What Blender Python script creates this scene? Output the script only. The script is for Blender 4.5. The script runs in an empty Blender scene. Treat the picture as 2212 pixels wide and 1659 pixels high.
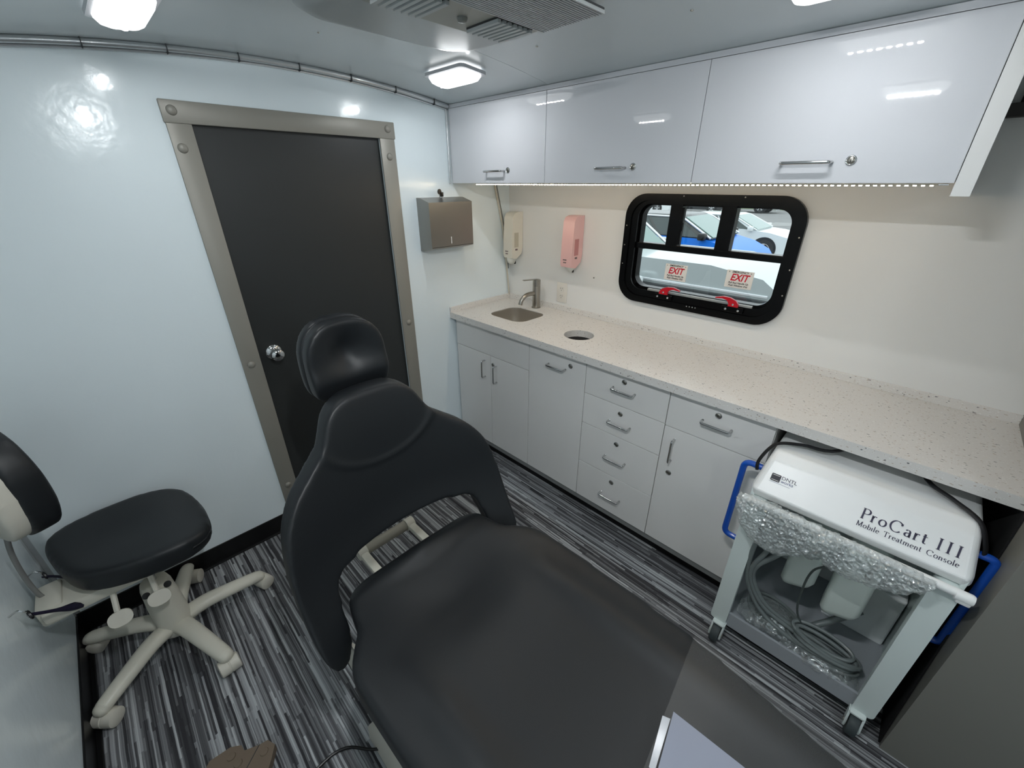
import bpy, bmesh, math, random
from mathutils import Vector, Matrix, noise
random.seed(7)
sc = bpy.context.scene
C = bpy.context.collection
PI = math.pi

# ------------------------------------------------------------------ camera, world, exposure
cam_d = bpy.data.cameras.new('camera')
cam = bpy.data.objects.new('camera', cam_d)
C.objects.link(cam)
_r = Vector((0.7096534457, 0.7045494128, -0.0014532433))
_u = Vector((-0.3093769707, 0.3134700461, 0.8977875140))
_f = Vector((-0.6329912140, 0.6366684028, -0.4404264614))
CP = Vector((1.95185638, -1.94161817, 1.60872489))
cam.matrix_world = Matrix(((_r.x, _u.x, -_f.x, CP.x), (_r.y, _u.y, -_f.y, CP.y), (_r.z, _u.z, -_f.z, CP.z), (0, 0, 0, 1)))
cam_d.sensor_width = 36.0
cam_d.lens = 886.7635 / 2212 * 36.0
cam_d.clip_start = 0.02
cam_d.clip_end = 500
sc.camera = cam
sc.view_settings.view_transform = 'Standard'
sc.view_settings.look = 'None'
sc.view_settings.gamma = 1.0
sc.view_settings.use_curve_mapping = False
sc.view_settings.exposure = 0.70
try:
    sc.cycles.use_denoising = True
    sc.cycles.max_bounces = 12
    sc.cycles.diffuse_bounces = 8
    sc.cycles.glossy_bounces = 5
    sc.cycles.transparent_max_bounces = 16
    sc.cycles.sample_clamp_indirect = 6.0
except Exception:
    pass
LAMP_LENS = 3.6      # glow of the frosted lens
LAMP_DOT = 680.0      # glow of each led behind it
STRIP = 72.0         # led strip under the overhead cabinets
LAMP_F = (.50, .40, .42, 3.1, 1.1, .6)   # lamps behind the camera are raised as fill to even the light
SKY = 1.15

world = bpy.data.worlds.new('overcast_sky')
sc.world = world
world.use_nodes = True
wn = world.node_tree
wn.nodes.clear()
wo = wn.nodes.new('ShaderNodeOutputWorld')
wb = wn.nodes.new('ShaderNodeBackground')
wb.inputs['Color'].default_value = (0.88, 0.94, 1.0, 1)
wb.inputs['Strength'].default_value = SKY
wn.links.new(wb.outputs[0], wo.inputs[0])

# ------------------------------------------------------------------ materials
def lin(c):
    return tuple((x / 12.92 if x <= 0.04045 else ((x + 0.055) / 1.055) ** 2.4) for x in c)
def rgb(r, g, b):
    return lin((r / 255, g / 255, b / 255)) + (1.0,)
MATS = {}
def mat(name, col, rough=0.5, metal=0.0, spec=None, coat=0.0, bump=0.0, bscale=30.0, bdetail=2.0, bdist=0.002, trans=0.0, ior=1.45, emit=None, estr=0.0):
    if name in MATS:
        return MATS[name]
    m = bpy.data.materials.new(name)
    m.use_nodes = True
    n = m.node_tree
    b = n.nodes['Principled BSDF']
    b.inputs['Base Color'].default_value = col
    b.inputs['Roughness'].default_value = rough
    b.inputs['Metallic'].default_value = metal
    b.inputs['IOR'].default_value = ior
    if spec is not None:
        b.inputs['Specular IOR Level'].default_value = spec
    if coat:
        b.inputs['Coat Weight'].default_value = coat
        b.inputs['Coat Roughness'].default_value = 0.05
    if trans:
        b.inputs['Transmission Weight'].default_value = trans
    if emit is not None:
        b.inputs['Emission Color'].default_value = emit
        b.inputs['Emission Strength'].default_value = estr
    if bump:
        tc = n.nodes.new('ShaderNodeTexCoord')
        nz = n.nodes.new('ShaderNodeTexNoise')
        nz.inputs['Scale'].default_value = bscale
        nz.inputs['Detail'].default_value = bdetail
        bp = n.nodes.new('ShaderNodeBump')
        bp.inputs['Strength'].default_value = bump
        bp.inputs['Distance'].default_value = bdist
        n.links.new(tc.outputs['Object'], nz.inputs['Vector'])
        n.links.new(nz.outputs['Fac'], bp.inputs['Height'])
        n.links.new(bp.outputs[0], b.inputs['Normal'])
    MATS[name] = m
    return m

def film(name, tint=(1, 1, 1, 1), opac=0.35, rough=0.12, bump=0.6, bscale=60.0, voronoi=False, white=0.3, gcol=(0.9, 0.95, 0.95, 1)):
    """thin clear plastic: lets light straight through, with gloss and a little milkiness"""
    if name in MATS:
        return MATS[name]
    m = bpy.data.materials.new(name)
    m.use_nodes = True
    n = m.node_tree
    n.nodes.clear()
    out = n.nodes.new('ShaderNodeOutputMaterial')
    tr = n.nodes.new('ShaderNodeBsdfTransparent')
    tr.inputs[0].default_value = tint
    gl = n.nodes.new('ShaderNodeBsdfGlossy')
    gl.inputs['Color'].default_value = gcol
    gl.inputs['Roughness'].default_value = rough
    df = n.nodes.new('ShaderNodeBsdfDiffuse')
    df.inputs[0].default_value = (0.75, 0.8, 0.8, 1)
    m1 = n.nodes.new('ShaderNodeMixShader')
    m1.inputs[0].default_value = white
    m2 = n.nodes.new('ShaderNodeMixShader')
    m2.inputs[0].default_value = opac
    n.links.new(gl.outputs[0], m1.inputs[1])
    n.links.new(df.outputs[0], m1.inputs[2])
    n.links.new(tr.outputs[0], m2.inputs[1])
    n.links.new(m1.outputs[0], m2.inputs[2])
    n.links.new(m2.outputs[0], out.inputs[0])
    if bump:
        tc = n.nodes.new('ShaderNodeTexCoord')
        nz = n.nodes.new('ShaderNodeTexVoronoi' if voronoi else 'ShaderNodeTexNoise')
        nz.inputs['Scale'].default_value = bscale
        bp = n.nodes.new('ShaderNodeBump')
        bp.inputs['Strength'].default_value = bump
        bp.inputs['Distance'].default_value = 0.01
        n.links.new(tc.outputs['Object'], nz.inputs['Vector'])
        n.links.new(nz.outputs['Distance' if voronoi else 'Fac'], bp.inputs['Height'])
        for s in (gl, df):
            n.links.new(bp.outputs[0], s.inputs['Normal'])
    MATS[name] = m
    return m

def emis(name, col, s):
    if name in MATS:
        return MATS[name]
    m = bpy.data.materials.new(name)
    m.use_nodes = True
    n = m.node_tree
    n.nodes.clear()
    o = n.nodes.new('ShaderNodeOutputMaterial')
    e = n.nodes.new('ShaderNodeEmission')
    e.inputs[0].default_value = col
    e.inputs[1].default_value = s
    n.links.new(e.outputs[0], o.inputs[0])
    MATS[name] = m
    return m

WALL = mat('gloss_white_wall_panel', rgb(226, 236, 240), 0.16, bump=0.5, bscale=18.0, bdetail=3, bdist=0.002)
WALLB = mat('satin_white_wall_panel', rgb(226, 226, 224), 0.38, bump=0.08, bscale=6.0)
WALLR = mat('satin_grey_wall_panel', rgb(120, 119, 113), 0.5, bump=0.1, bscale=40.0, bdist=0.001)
CEIL = mat('gloss_ceiling_panel', rgb(208, 215, 217), 0.2, bump=0.15, bscale=4.0)
BASE = mat('black_vinyl_baseboard', rgb(14, 14, 15), 0.35)
TRIMG = mat('silver_moulding', rgb(205, 208, 210), 0.22, metal=0.6)
JAMB = mat('taupe_metal_trim', rgb(142, 139, 131), 0.42, metal=0.12, bump=0.2, bscale=500, bdist=0.0004)
DOOR = mat('charcoal_door_skin', rgb(46, 48, 48), 0.38, bump=0.3, bscale=420.0, bdist=0.0006)
CHROME = mat('chrome', rgb(205, 205, 205), 0.12, metal=1.0)
STEEL = mat('brushed_steel', rgb(168, 164, 156), 0.3, metal=1.0)
STEELW = mat('satin_steel_box', rgb(150, 148, 143), 0.34, metal=0.9, bump=0.15, bscale=200)
LAMI = mat('gloss_light_grey_laminate', rgb(206, 207, 211), 0.025, spec=0.55)
LAMI2 = mat('satin_light_grey_laminate', rgb(224, 223, 221), 0.2)
SEAM = mat('dark_seam', rgb(60, 62, 64), 0.6)
DARKM = mat('black_plastic', rgb(12, 12, 13), 0.35)
WFRAME = mat('black_window_frame', rgb(5, 5, 6), 0.25, spec=0.25)
BLACKV = mat('black_leather_vinyl', rgb(25, 28, 31), 0.44, spec=0.5, bump=0.05, bscale=400.0, bdist=0.0003)
BEIGE = mat('warm_white_painted_metal', rgb(206, 203, 190), 0.35)
BEIGE2 = mat('beige_plastic_shell', rgb(208, 204, 192), 0.4)
WHITEP = mat('white_moulded_plastic', rgb(226, 228, 228), 0.32)
CARTG = mat('grey_painted_tray', rgb(158, 163, 168), 0.4)
CARTW = mat('white_powder_coat', rgb(212, 222, 220), 0.35)
CARTI = mat('pale_grey_liner', rgb(236, 240, 240), 0.5)
BLUE = mat('blue_enamel_tube', rgb(14, 78, 178), 0.22, coat=0.5)
HOSE = mat('grey_rubber_hose', rgb(112, 120, 120), 0.32)
RUBBER = mat('dark_grey_rubber', rgb(58, 66, 68), 0.6)
JUG = mat('translucent_white_bottle', rgb(222, 232, 226), 0.35, trans=0.15)
SOAPW = mat('cream_plastic_dispenser', rgb(224, 220, 208), 0.35)
SOAPP = mat('pink_plastic_dispenser', rgb(234, 190, 188), 0.35)
SOAPN = mat('frosted_nozzle', rgb(214, 214, 206), 0.4)
INK = mat('dark_ink', rgb(44, 42, 66), 0.5)
INKB = mat('black_ink', rgb(30, 28, 28), 0.6)
REDI = mat('red_ink', rgb(206, 26, 52), 0.5)
REDP = mat('red_painted_lever', rgb(190, 18, 36), 0.3)
STICK = mat('white_sticker_face', rgb(236, 234, 230), 0.5)
ACP = mat('aircon_grey_plastic', rgb(180, 184, 184), 0.35)
ACP2 = mat('aircon_panel', rgb(168, 168, 160), 0.4)
ACD = mat('louvre_shadow_slot', rgb(58, 60, 60), 0.7)
PLATE = mat('white_outlet_plate', rgb(220, 216, 208), 0.35)
STRAP = mat('black_strap_webbing', rgb(14, 14, 18), 0.6)
PURPLE = mat('dark_purple_cord', rgb(22, 18, 44), 0.6)
TAN = mat('tan_rubber', rgb(112, 98, 84), 0.7, bump=0.2, bscale=200)
PAPER = mat('pale_lavender_paper', rgb(138, 143, 158), 0.5)
BAG = film('clear_plastic_bag', opac=0.36, rough=0.1, bump=1.0, bscale=45, white=0.35)
BUBBLE = film('bubble_wrap', opac=0.42, rough=0.14, bump=0.9, bscale=90, voronoi=True, white=0.5)
SHEETP = film('clear_vinyl_cover', opac=0.05, rough=0.35, bump=0.0, bscale=12, white=0.5, gcol=(0.8, 0.78, 0.76, 1))
def glass_mat():
    m = bpy.data.materials.new('window_glass')
    m.use_nodes = True
    n = m.node_tree
    n.nodes.clear()
    o = n.nodes.new('ShaderNodeOutputMaterial')
    t = n.nodes.new('ShaderNodeBsdfTransparent')
    t.inputs[0].default_value = (0.95, 0.98, 0.97, 1)
    g = n.nodes.new('ShaderNodeBsdfGlossy')
    g.inputs['Roughness'].default_value = 0.02
    fr = n.nodes.new('ShaderNodeFresnel')
    mx = n.nodes.new('ShaderNodeMixShader')
    n.links.new(fr.outputs[0], mx.inputs[0])
    n.links.new(t.outputs[0], mx.inputs[1])
    n.links.new(g.outputs[0], mx.inputs[2])
    n.links.new(mx.outputs[0], o.inputs[0])
    return m
GLASS = glass_mat()

def carpet_mat():
    m = bpy.data.materials.new('striped_carpet')
    m.use_nodes = True
    n = m.node_tree
    b = n.nodes['Principled BSDF']
    b.inputs['Roughness'].default_value = 0.95
    b.inputs['Specular IOR Level'].default_value = 0.1
    tc = n.nodes.new('ShaderNodeTexCoord')
    sp = n.nodes.new('ShaderNodeSeparateXYZ')
    n.links.new(tc.outputs['Object'], sp.inputs[0])
    def math_(op, a, bb=None):
        k = n.nodes.new('ShaderNodeMath')
        k.operation = op
        for i, v in ((0, a), (1, bb)):
            if v is None:
                continue
            if isinstance(v, (int, float)):
                k.inputs[i].default_value = v
            else:
                n.links.new(v, k.inputs[i])
        return k.outputs[0]
    nz = n.nodes.new('ShaderNodeTexNoise')
    nz.inputs['Scale'].default_value = 14
    n.links.new(tc.outputs['Object'], nz.inputs['Vector'])
    wob = math_('MULTIPLY', math_('SUBTRACT', nz.outputs['Fac'], 0.5), 0.0035)
    yy = math_('ADD', sp.outputs[1], wob)
    layers = []
    for wid, ln, seed in ((0.0068, 2.6, 3.1), (0.0039, 3.6, 17.7), (0.016, 1.6, 41.0)):
        row = math_('FLOOR', math_('DIVIDE', yy, wid))
        w1 = n.nodes.new('ShaderNodeTexWhiteNoise')
        w1.noise_dimensions = '1D'
        n.links.new(math_('ADD', row, seed), w1.inputs['W'])
        off = math_('MULTIPLY', w1.outputs['Value'], 7.3)
        col = math_('FLOOR', math_('MULTIPLY', math_('ADD', sp.outputs[0], off), ln))
        cb = n.nodes.new('ShaderNodeCombineXYZ')
        n.links.new(row, cb.inputs[0])
        n.links.new(col, cb.inputs[1])
        cb.inputs[2].default_value = seed
        w2 = n.nodes.new('ShaderNodeTexWhiteNoise')
        w2.noise_dimensions = '3D'
        n.links.new(cb.outputs[0], w2.inputs['Vector'])
        layers.append(w2.outputs['Value'])
    v = math_('ADD', math_('MULTIPLY', layers[0], 0.5), math_('MULTIPLY', layers[1], 0.3))
    v = math_('ADD', v, math_('MULTIPLY', layers[2], 0.2))
    fz = n.nodes.new('ShaderNodeTexNoise')
    fz.inputs['Scale'].default_value = 900
    n.links.new(tc.outputs['Object'], fz.inputs['Vector'])
    v = math_('ADD', v, math_('MULTIPLY', math_('SUBTRACT', fz.outputs['Fac'], 0.5), 0.25))
    cr = n.nodes.new('ShaderNodeValToRGB')
    e = cr.color_ramp.elements
    e[0].position = 0.22
    e[0].color = rgb(56, 56, 59)
    e[1].position = 0.86
    e[1].color = rgb(184, 187, 190)
    k = e.new(0.45)
    k.color = rgb(94, 95, 98)
    k = e.new(0.62)
    k.color = rgb(136, 138, 141)
    n.links.new(v, cr.inputs[0])
    n.links.new(cr.outputs[0], b.inputs['Base Color'])
    bp = n.nodes.new('ShaderNodeBump')
    bp.inputs['Strength'].default_value = 0.5
    bp.inputs['Distance'].default_value = 0.002
    n.links.new(v, bp.inputs['Height'])
    n.links.new(bp.outputs[0], b.inputs['Normal'])
    return m
CARPET = carpet_mat()

def speck_mat():
    m = bpy.data.materials.new('speckled_stone_top')
    m.use_nodes = True
    n = m.node_tree
    b = n.nodes['Principled BSDF']
    b.inputs['Roughness'].default_value = 0.32
    tc = n.nodes.new('ShaderNodeTexCoord')
    mp = n.nodes.new('ShaderNodeMapping')
    mp.inputs['Scale'].default_value = (0.75, 1.4, 1.4)
    n.links.new(tc.outputs['Object'], mp.inputs[0])
    prev = None
    base = rgb(216, 213, 209)
    for scale, thr, col, seed in ((60, 0.15, rgb(136, 134, 132), 0), (110, 0.22, rgb(176, 160, 146), 3), (200, 0.24, rgb(240, 240, 238), 9), (48, 0.12, rgb(104, 104, 106), 5)):
        vo = n.nodes.new('ShaderNodeTexVoronoi')
        vo.inputs['Scale'].default_value = scale
        mp2 = n.nodes.new('ShaderNodeMapping')
        mp2.inputs['Location'].default_value = (seed, seed * 1.7, 0)
        nd = n.nodes.new('ShaderNodeTexNoise')
        nd.inputs['Scale'].default_value = scale * 1.3
        n.links.new(mp.outputs[0], nd.inputs['Vector'])
        ad = n.nodes.new('ShaderNodeVectorMath')
        ad.operation = 'MULTIPLY_ADD'
        ad.inputs[1].default_value = (0.012, 0.012, 0.012)
        n.links.new(nd.outputs['Color'], ad.inputs[0])
        n.links.new(mp.outputs[0], ad.inputs[2])
        n.links.new(ad.outputs[0], mp2.inputs[0])
        n.links.new(mp2.outputs[0], vo.inputs['Vector'])
        rp = n.nodes.new('ShaderNodeMath')
        rp.operation = 'LESS_THAN'
        rp.inputs[1].default_value = thr
        n.links.new(vo.outputs['Distance'], rp.inputs[0])
        # only some cells carry a chip
        sx = n.nodes.new('ShaderNodeSeparateXYZ')
        n.links.new(vo.outputs['Color'], sx.inputs[0])
        g2 = n.nodes.new('ShaderNodeMath')
        g2.operation = 'GREATER_THAN'
        g2.inputs[1].default_value = 0.55
        n.links.new(sx.outputs[0], g2.inputs[0])
        ml = n.nodes.new('ShaderNodeMath')
        ml.operation = 'MULTIPLY'
        n.links.new(rp.outputs[0], ml.inputs[0])
        n.links.new(g2.outputs[0], ml.inputs[1])
        mx = n.nodes.new('ShaderNodeMix')
        mx.data_type = 'RGBA'
        n.links.new(ml.outputs[0], mx.inputs[0])
        if prev is None:
            mx.inputs[6].default_value = base
        else:
            n.links.new(prev, mx.inputs[6])
        mx.inputs[7].default_value = col
        prev = mx.outputs[2]
    n.links.new(prev, b.inputs['Base Color'])
    return m
STONE = speck_mat()

def asphalt_mat():
    m = bpy.data.materials.new('asphalt')
    m.use_nodes = True
    n = m.node_tree
    b = n.nodes['Principled BSDF']
    b.inputs['Roughness'].default_value = 0.9
    tc = n.nodes.new('ShaderNodeTexCoord')
    nz = n.nodes.new('ShaderNodeTexNoise')
    nz.inputs['Scale'].default_value = 1.2
    nz.inputs['Detail'].default_value = 8
    n.links.new(tc.outputs['Object'], nz.inputs['Vector'])
    cr = n.nodes.new('ShaderNodeValToRGB')
    cr.color_ramp.elements[0].color = rgb(112, 112, 112)
    cr.color_ramp.elements[1].color = rgb(146, 146, 144)
    n.links.new(nz.outputs['Fac'], cr.inputs[0])
    n.links.new(cr.outputs[0], b.inputs['Base Color'])
    return m

# ------------------------------------------------------------------ helpers
WO = {}
def origin(o):
    return WO.get(o.name, Vector((0, 0, 0))) if o else Vector((0, 0, 0))
def tag(o, label=None, cat=None, group=None, kind=None):
    if label: o['label'] = label
    if cat: o['category'] = cat
    if group: o['group'] = group
    if kind: o['kind'] = kind
    return o
def thing(name, loc, label, cat, group=None):
    o = bpy.data.objects.new(name, None)
    o.empty_display_size = 0.05
    C.objects.link(o)
    o.location = loc
    WO[o.name] = Vector(loc)
    return tag(o, label, cat, group)
def put(name, bm, m, parent=None, smooth=False, kind=None, label=None, recalc=True):
    """links a bmesh given in world coordinates as one mesh object with its origin at its own base"""
    if recalc:
        bmesh.ops.recalc_face_normals(bm, faces=bm.faces)
    xs = [v.co.x for v in bm.verts]; ys = [v.co.y for v in bm.verts]; zs = [v.co.z for v in bm.verts]
    og = Vector(((min(xs) + max(xs)) / 2, (min(ys) + max(ys)) / 2, min(zs)))
    bmesh.ops.translate(bm, verts=bm.verts, vec=-og)
    me = bpy.data.meshes.new(name)
    bm.to_mesh(me)
    bm.free()
    for mm in (m if isinstance(m, (list, tuple)) else [m]):
        me.materials.append(mm)
    if smooth:
        sharp_by_angle(me)
    return link(name, me, og, parent, kind, label)
def sharp_by_angle(me, ang=0.75):
    for p in me.polygons:
        p.use_smooth = True
    try:
        me.set_sharp_from_angle(angle=ang)
    except Exception:
        pass
def link(name, me, loc, parent=None, kind=None, label=None, rot=None):
    o = bpy.data.objects.new(name, me)
    C.objects.link(o)
    loc = Vector(loc)
    WO[o.name] = loc
    o.parent = parent
    o.location = loc - origin(parent)
    if rot: o.rotation_euler = rot
    if kind: o['kind'] = kind
    if label: o['label'] = label
    return o
def B():
    return bmesh.new()
def box(bm, x0, x1, y0, y1, z0, z1, bev=0.0, seg=2, mi=0):
    t = bmesh.new()
    r = bmesh.ops.create_cube(t, size=1.0)
    for v in t.verts:
        v.co = Vector((x0 + (v.co.x + .5) * (x1 - x0), y0 + (v.co.y + .5) * (y1 - y0), z0 + (v.co.z + .5) * (z1 - z0)))
    if bev:
        bmesh.ops.bevel(t, geom=t.edges[:], offset=bev, segments=seg, profile=0.5, affect='EDGES')
    join(bm, t, mi=mi)
    return bm
def join(bm, t, M=None, mi=0):
    vm = {}
    for v in t.verts:
        vm[v] = bm.verts.new(M @ v.co if M is not None else v.co)
    for f in t.faces:
        try:
            nf = bm.faces.new([vm[v] for v in f.verts])
            nf.material_index = mi if mi else f.material_index
            nf.smooth = f.smooth
        except ValueError:
            pass
    t.free()
def lathe(bm, prof, base, axis=(0, 0, 1), n=20, cap=True, mi=0):
    a = Vector(axis).normalized()
    q = Vector((0, 0, 1)).rotation_difference(a).to_matrix()
    rings = []
    for r, h in prof:
        rings.append([bm.verts.new(Vector(base) + q @ Vector((r * math.cos(2 * PI * i / n), r * math.sin(2 * PI * i / n), h))) for i in range(n)])
    for A, D in zip(rings, rings[1:]):
        for i in range(n):
            f = bm.faces.new((A[i], A[(i + 1) % n], D[(i + 1) % n], D[i])); f.material_index = mi
    if cap:
        for rg in (rings[0], rings[-1]):
            f = bm.faces.new(rg); f.material_index = mi
    return bm
def smoothpath(pts, per=6, closed=False):
    P = [Vector(p) for p in pts]
    n = len(P)
    out = []
    for i in range(n if closed else n - 1):
        if closed:
            p0, p1, p2, p3 = P[i - 1], P[i], P[(i + 1) % n], P[(i + 2) % n]
        else:
            p0, p1, p2, p3 = P[max(i - 1, 0)], P[i], P[i + 1], P[min(i + 2, n - 1)]
        for k in range(per):
            t = k / per
            out.append(0.5 * ((2 * p1) + (-p0 + p2) * t + (2 * p0 - 5 * p1 + 4 * p2 - p3) * t * t + (-p0 + 3 * p1 - 3 * p2 + p3) * t ** 3))
    if not closed:
        out.append(P[-1])
    return out
def tube(bm, pts, r, n=8, flat=1.0, mi=0, cap=True, up=None):
    P = [Vector(p) for p in pts]
    rs = r if isinstance(r, (list, tuple)) else [r] * len(P)
    prev = None
    rings = []
    for i, p in enumerate(P):
        d = (P[min(i + 1, len(P) - 1)] - P[max(i - 1, 0)])
        if d.length < 1e-9: d = Vector((0, 0, 1))
        d.normalize()
        if prev is None:
            s = Vector(up) if up else (Vector((0, 0, 1)) if abs(d.z) < 0.9 else Vector((1, 0, 0)))
            u = d.cross(s).normalized()
        else:
            u = (prev - d * prev.dot(d))
            u = u.normalized() if u.length > 1e-6 else prev
        prev = u
        w = d.cross(u).normalized()
        rings.append([bm.verts.new(p + u * (rs[i] * math.cos(2 * PI * k / n)) + w * (rs[i] * flat * math.sin(2 * PI * k / n))) for k in range(n)])
    for A, D in zip(rings, rings[1:]):
        for i in range(n):
            f = bm.faces.new((A[i], A[(i + 1) % n], D[(i + 1) % n], D[i])); f.material_index = mi; f.smooth = True
    if cap:
        for rg in (rings[0], rings[-1]):
            f = bm.faces.new(rg); f.material_index = mi
    return bm
def rounded_path(pts, rad, per=5):
    """polyline with its corners rounded"""
    P = [Vector(p) for p in pts]
    out = [P[0]]
    for i in range(1, len(P) - 1):
        a = (P[i - 1] - P[i]); b = (P[i + 1] - P[i])
        r = min(rad, a.length * .49, b.length * .49)
        A = P[i] + a.normalized() * r; D = P[i] + b.normalized() * r
        for k in range(per + 1):
            t = k / per
            out.append((1 - t) ** 2 * A + 2 * t * (1 - t) * P[i] + t * t * D)
    out.append(P[-1])
    return out
def prism(bm, poly, axis, a, b, mi=0):
    """2-D outline extruded along an axis; axis 'x' takes (y,z), 'y' takes (x,z), 'z' takes (x,y)"""
    def mk(p, t):
        return {'x': (t, p[0], p[1]), 'y': (p[0], t, p[1]), 'z': (p[0], p[1], t)}[axis]
    A = [bm.verts.new(mk(p, a)) for p in poly]
    D = [bm.verts.new(mk(p, b)) for p in poly]
    n = len(poly)
    f = bm.faces.new(A); f.material_index = mi
    f = bm.faces.new(D[::-1]); f.material_index = mi
    for i in range(n):
        f = bm.faces.new((A[i], D[i], D[(i + 1) % n], A[(i + 1) % n])); f.material_index = mi
    return bm
def ring(bm, outer, inner, axis, a, b, mi=0):
    """closed frame between two outlines with the same number of points"""
    def mk(p, t):
        return {'x': (t, p[0], p[1]), 'y': (p[0], t, p[1]), 'z': (p[0], p[1], t)}[axis]
    n = len(outer)
    vs = [[bm.verts.new(mk(p, t)) for p in o] for t in (a, b) for o in (outer, inner)]
    oa, ia, ob, ib = vs
    for i in range(n):
        j = (i + 1) % n
        for q in ((oa[i], oa[j], ia[j], ia[i]), (ob[i], ib[i], ib[j], ob[j]), (oa[i], ob[i], ob[j], oa[j]), (ia[i], ia[j], ib[j], ib[i])):
            f = bm.faces.new(q); f.material_index = mi
    return bm
def rrect(x0, x1, y0, y1, r, n=6):
    out = []
    for cx, cy, a0 in ((x1 - r, y1 - r, 0), (x0 + r, y1 - r, 90), (x0 + r, y0 + r, 180), (x1 - r, y0 + r, 270)):
        for k in range(n + 1):
            a = math.radians(a0 + 90 * k / n)
            out.append((cx + r * math.cos(a), cy + r * math.sin(a)))
    return out
def bev(bm, off, seg=2, ang=0.5):
    es = [e for e in bm.edges if len(e.link_faces) == 2 and e.calc_face_angle(0) > ang]
    bmesh.ops.bevel(bm, geom=es, offset=off, segments=seg, profile=0.5, affect='EDGES')
    return bm
def text_bm(txt, size, M, extr=0.0004, shear=0.0, bold=0.0, sx=1.0, align='CENTER'):
    cu = bpy.data.curves.new('t', 'FONT')
    cu.body = txt
    cu.size = size
    cu.extrude = extr
    cu.shear = shear
    cu.offset = bold
    cu.align_x = align
    cu.resolution_u = 3
    o = bpy.data.objects.new('t', cu)
    C.objects.link(o)
    dg = bpy.context.evaluated_depsgraph_get()
    me = bpy.data.meshes.new_from_object(o.evaluated_get(dg))
    bm = bmesh.new()
    bm.from_mesh(me)
    bpy.data.objects.remove(o)
    bpy.data.meshes.remove(me)
    bmesh.ops.transform(bm, matrix=M @ Matrix.Diagonal((sx, 1, 1, 1)), verts=bm.verts)
    return bm
def frame_matrix(o, xdir, ydir):
    x = Vector(xdir).normalized(); y = Vector(ydir).normalized(); z = x.cross(y)
    return Matrix(((x.x, y.x, z.x, o[0]), (x.y, y.y, z.y, o[1]), (x.z, y.z, z.z, o[2]), (0, 0, 0, 1)))
def pad(name, outline, half, mapf, m, parent, voxel=0.01, it=12, label=None):
    """cushion: outline (u,v) made solid, remeshed, softened, then laid into the world by mapf(u,v,w)"""
    bm = B()
    prism(bm, [(p[0], p[1]) for p in outline], 'z', -half, half)
    bmesh.ops.triangulate(bm, faces=bm.faces[:])
    bmesh.ops.recalc_face_normals(bm, faces=bm.faces[:])
    me = bpy.data.meshes.new('tmp')
    bm.to_mesh(me)
    bm.free()
    o = bpy.data.objects.new('tmp', me)
    C.objects.link(o)
    md = o.modifiers.new('r', 'REMESH')
    md.mode = 'VOXEL'
    md.voxel_size = voxel
    ms = o.modifiers.new('s', 'SMOOTH')
    ms.factor = 0.5
    ms.iterations = it
    dg = bpy.context.evaluated_depsgraph_get()
    me2 = bpy.data.meshes.new_from_object(o.evaluated_get(dg))
    bpy.data.objects.remove(o)
    b2 = bmesh.new()
    b2.from_mesh(me2)
    for v in b2.verts:
        v.co = Vector(mapf(v.co.x, v.co.y, v.co.z))
    bmesh.ops.recalc_face_normals(b2, faces=b2.faces[:])
    for f in b2.faces:
        f.smooth = True
    ob = put(name, b2, m, parent, label=label)
    for p in ob.data.polygons:
        p.use_smooth = True
    return ob
def gz(d, s):
    return math.exp(-(d / s) ** 2)

# ------------------------------------------------------------------ the room shell
L = 2.31          # end of the counter bay
W = 2.4065        # width of the trailer
XE = 3.6          # far end of the trailer behind the camera
def zc(y):        # arched roof
    return 2.017 - 0.102 * (y + W / 2) ** 2

bm = B(); box(bm, 0, XE, -W, 0, -0.04, 0)
floor = put('floor', bm, CARPET, kind='structure')
# end wall with the door, arched top; opening y -1.5443..-0.8285, z ..1.7929
DY0, DY1, DZ = -1.5443, -0.8285, 1.7929
bm = B()
def arch(y0, y1, n=10, lift=0.03):
    return [(y0 + (y1 - y0) * k / n, zc(y0 + (y1 - y0) * k / n) + lift) for k in range(n + 1)]
prism(bm, [(-W, 0)] + arch(-W, DY0) + [(DY0, 0)], 'x', -0.05, 0)
prism(bm, [(DY1, 0)] + arch(DY1, 0) + [(0, 0)], 'x', -0.05, 0)
prism(bm, [(DY0, DZ)] + arch(DY0, DY1) + [(DY1, DZ)], 'x', -0.05, 0)
put('wall_left', bm, WALL, kind='structure')
bm = B(); prism(bm, [(-W, 0)] + arch(-W, 0, 16) + [(0, 0)], 'x', XE, XE + 0.05)
put('wall_right', bm, WALL, kind='structure')
bm = B(); box(bm, -0.05, XE + 0.05, -W - 0.05, -W, -0.04, zc(-W) + 0.03)
put('wall_front', bm, WALL, kind='structure')
# window wall with the opening
WX0, WX1, WZ0, WZ1 = 0.845, 1.56, 1.09, 1.545
bm = B()
ow = rrect(WX0, WX1, WZ0, WZ1, 0.075, 6)
N = len(ow)
def onrect(p):
    cx, cz = (WX0 + WX1) / 2, (WZ0 + WZ1) / 2
    dx, dz = p[0] - cx, p[1] - cz
    X0, X1, Z0, Z1 = -0.05, XE + 0.05, -0.04, zc(0) + 0.03
    ts = []
    if dx > 0: ts.append((X1 - cx) / dx)
    if dx < 0: ts.append((X0 - cx) / dx)
    if dz > 0: ts.append((Z1 - cz) / dz)
    if dz < 0: ts.append((Z0 - cz) / dz)
    t = min(ts)
    return (cx + dx * t, cz + dz * t)
pl = [(-0.05, -0.04), (WX0, -0.04), (WX0, zc(0) + .03), (-0.05, zc(0) + .03)]
prism(bm, pl, 'y', 0, 0.05)
prism(bm, [(WX1, -0.04), (XE + .05, -0.04), (XE + .05, zc(0) + .03), (WX1, zc(0) + .03)], 'y', 0, 0.05)
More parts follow.
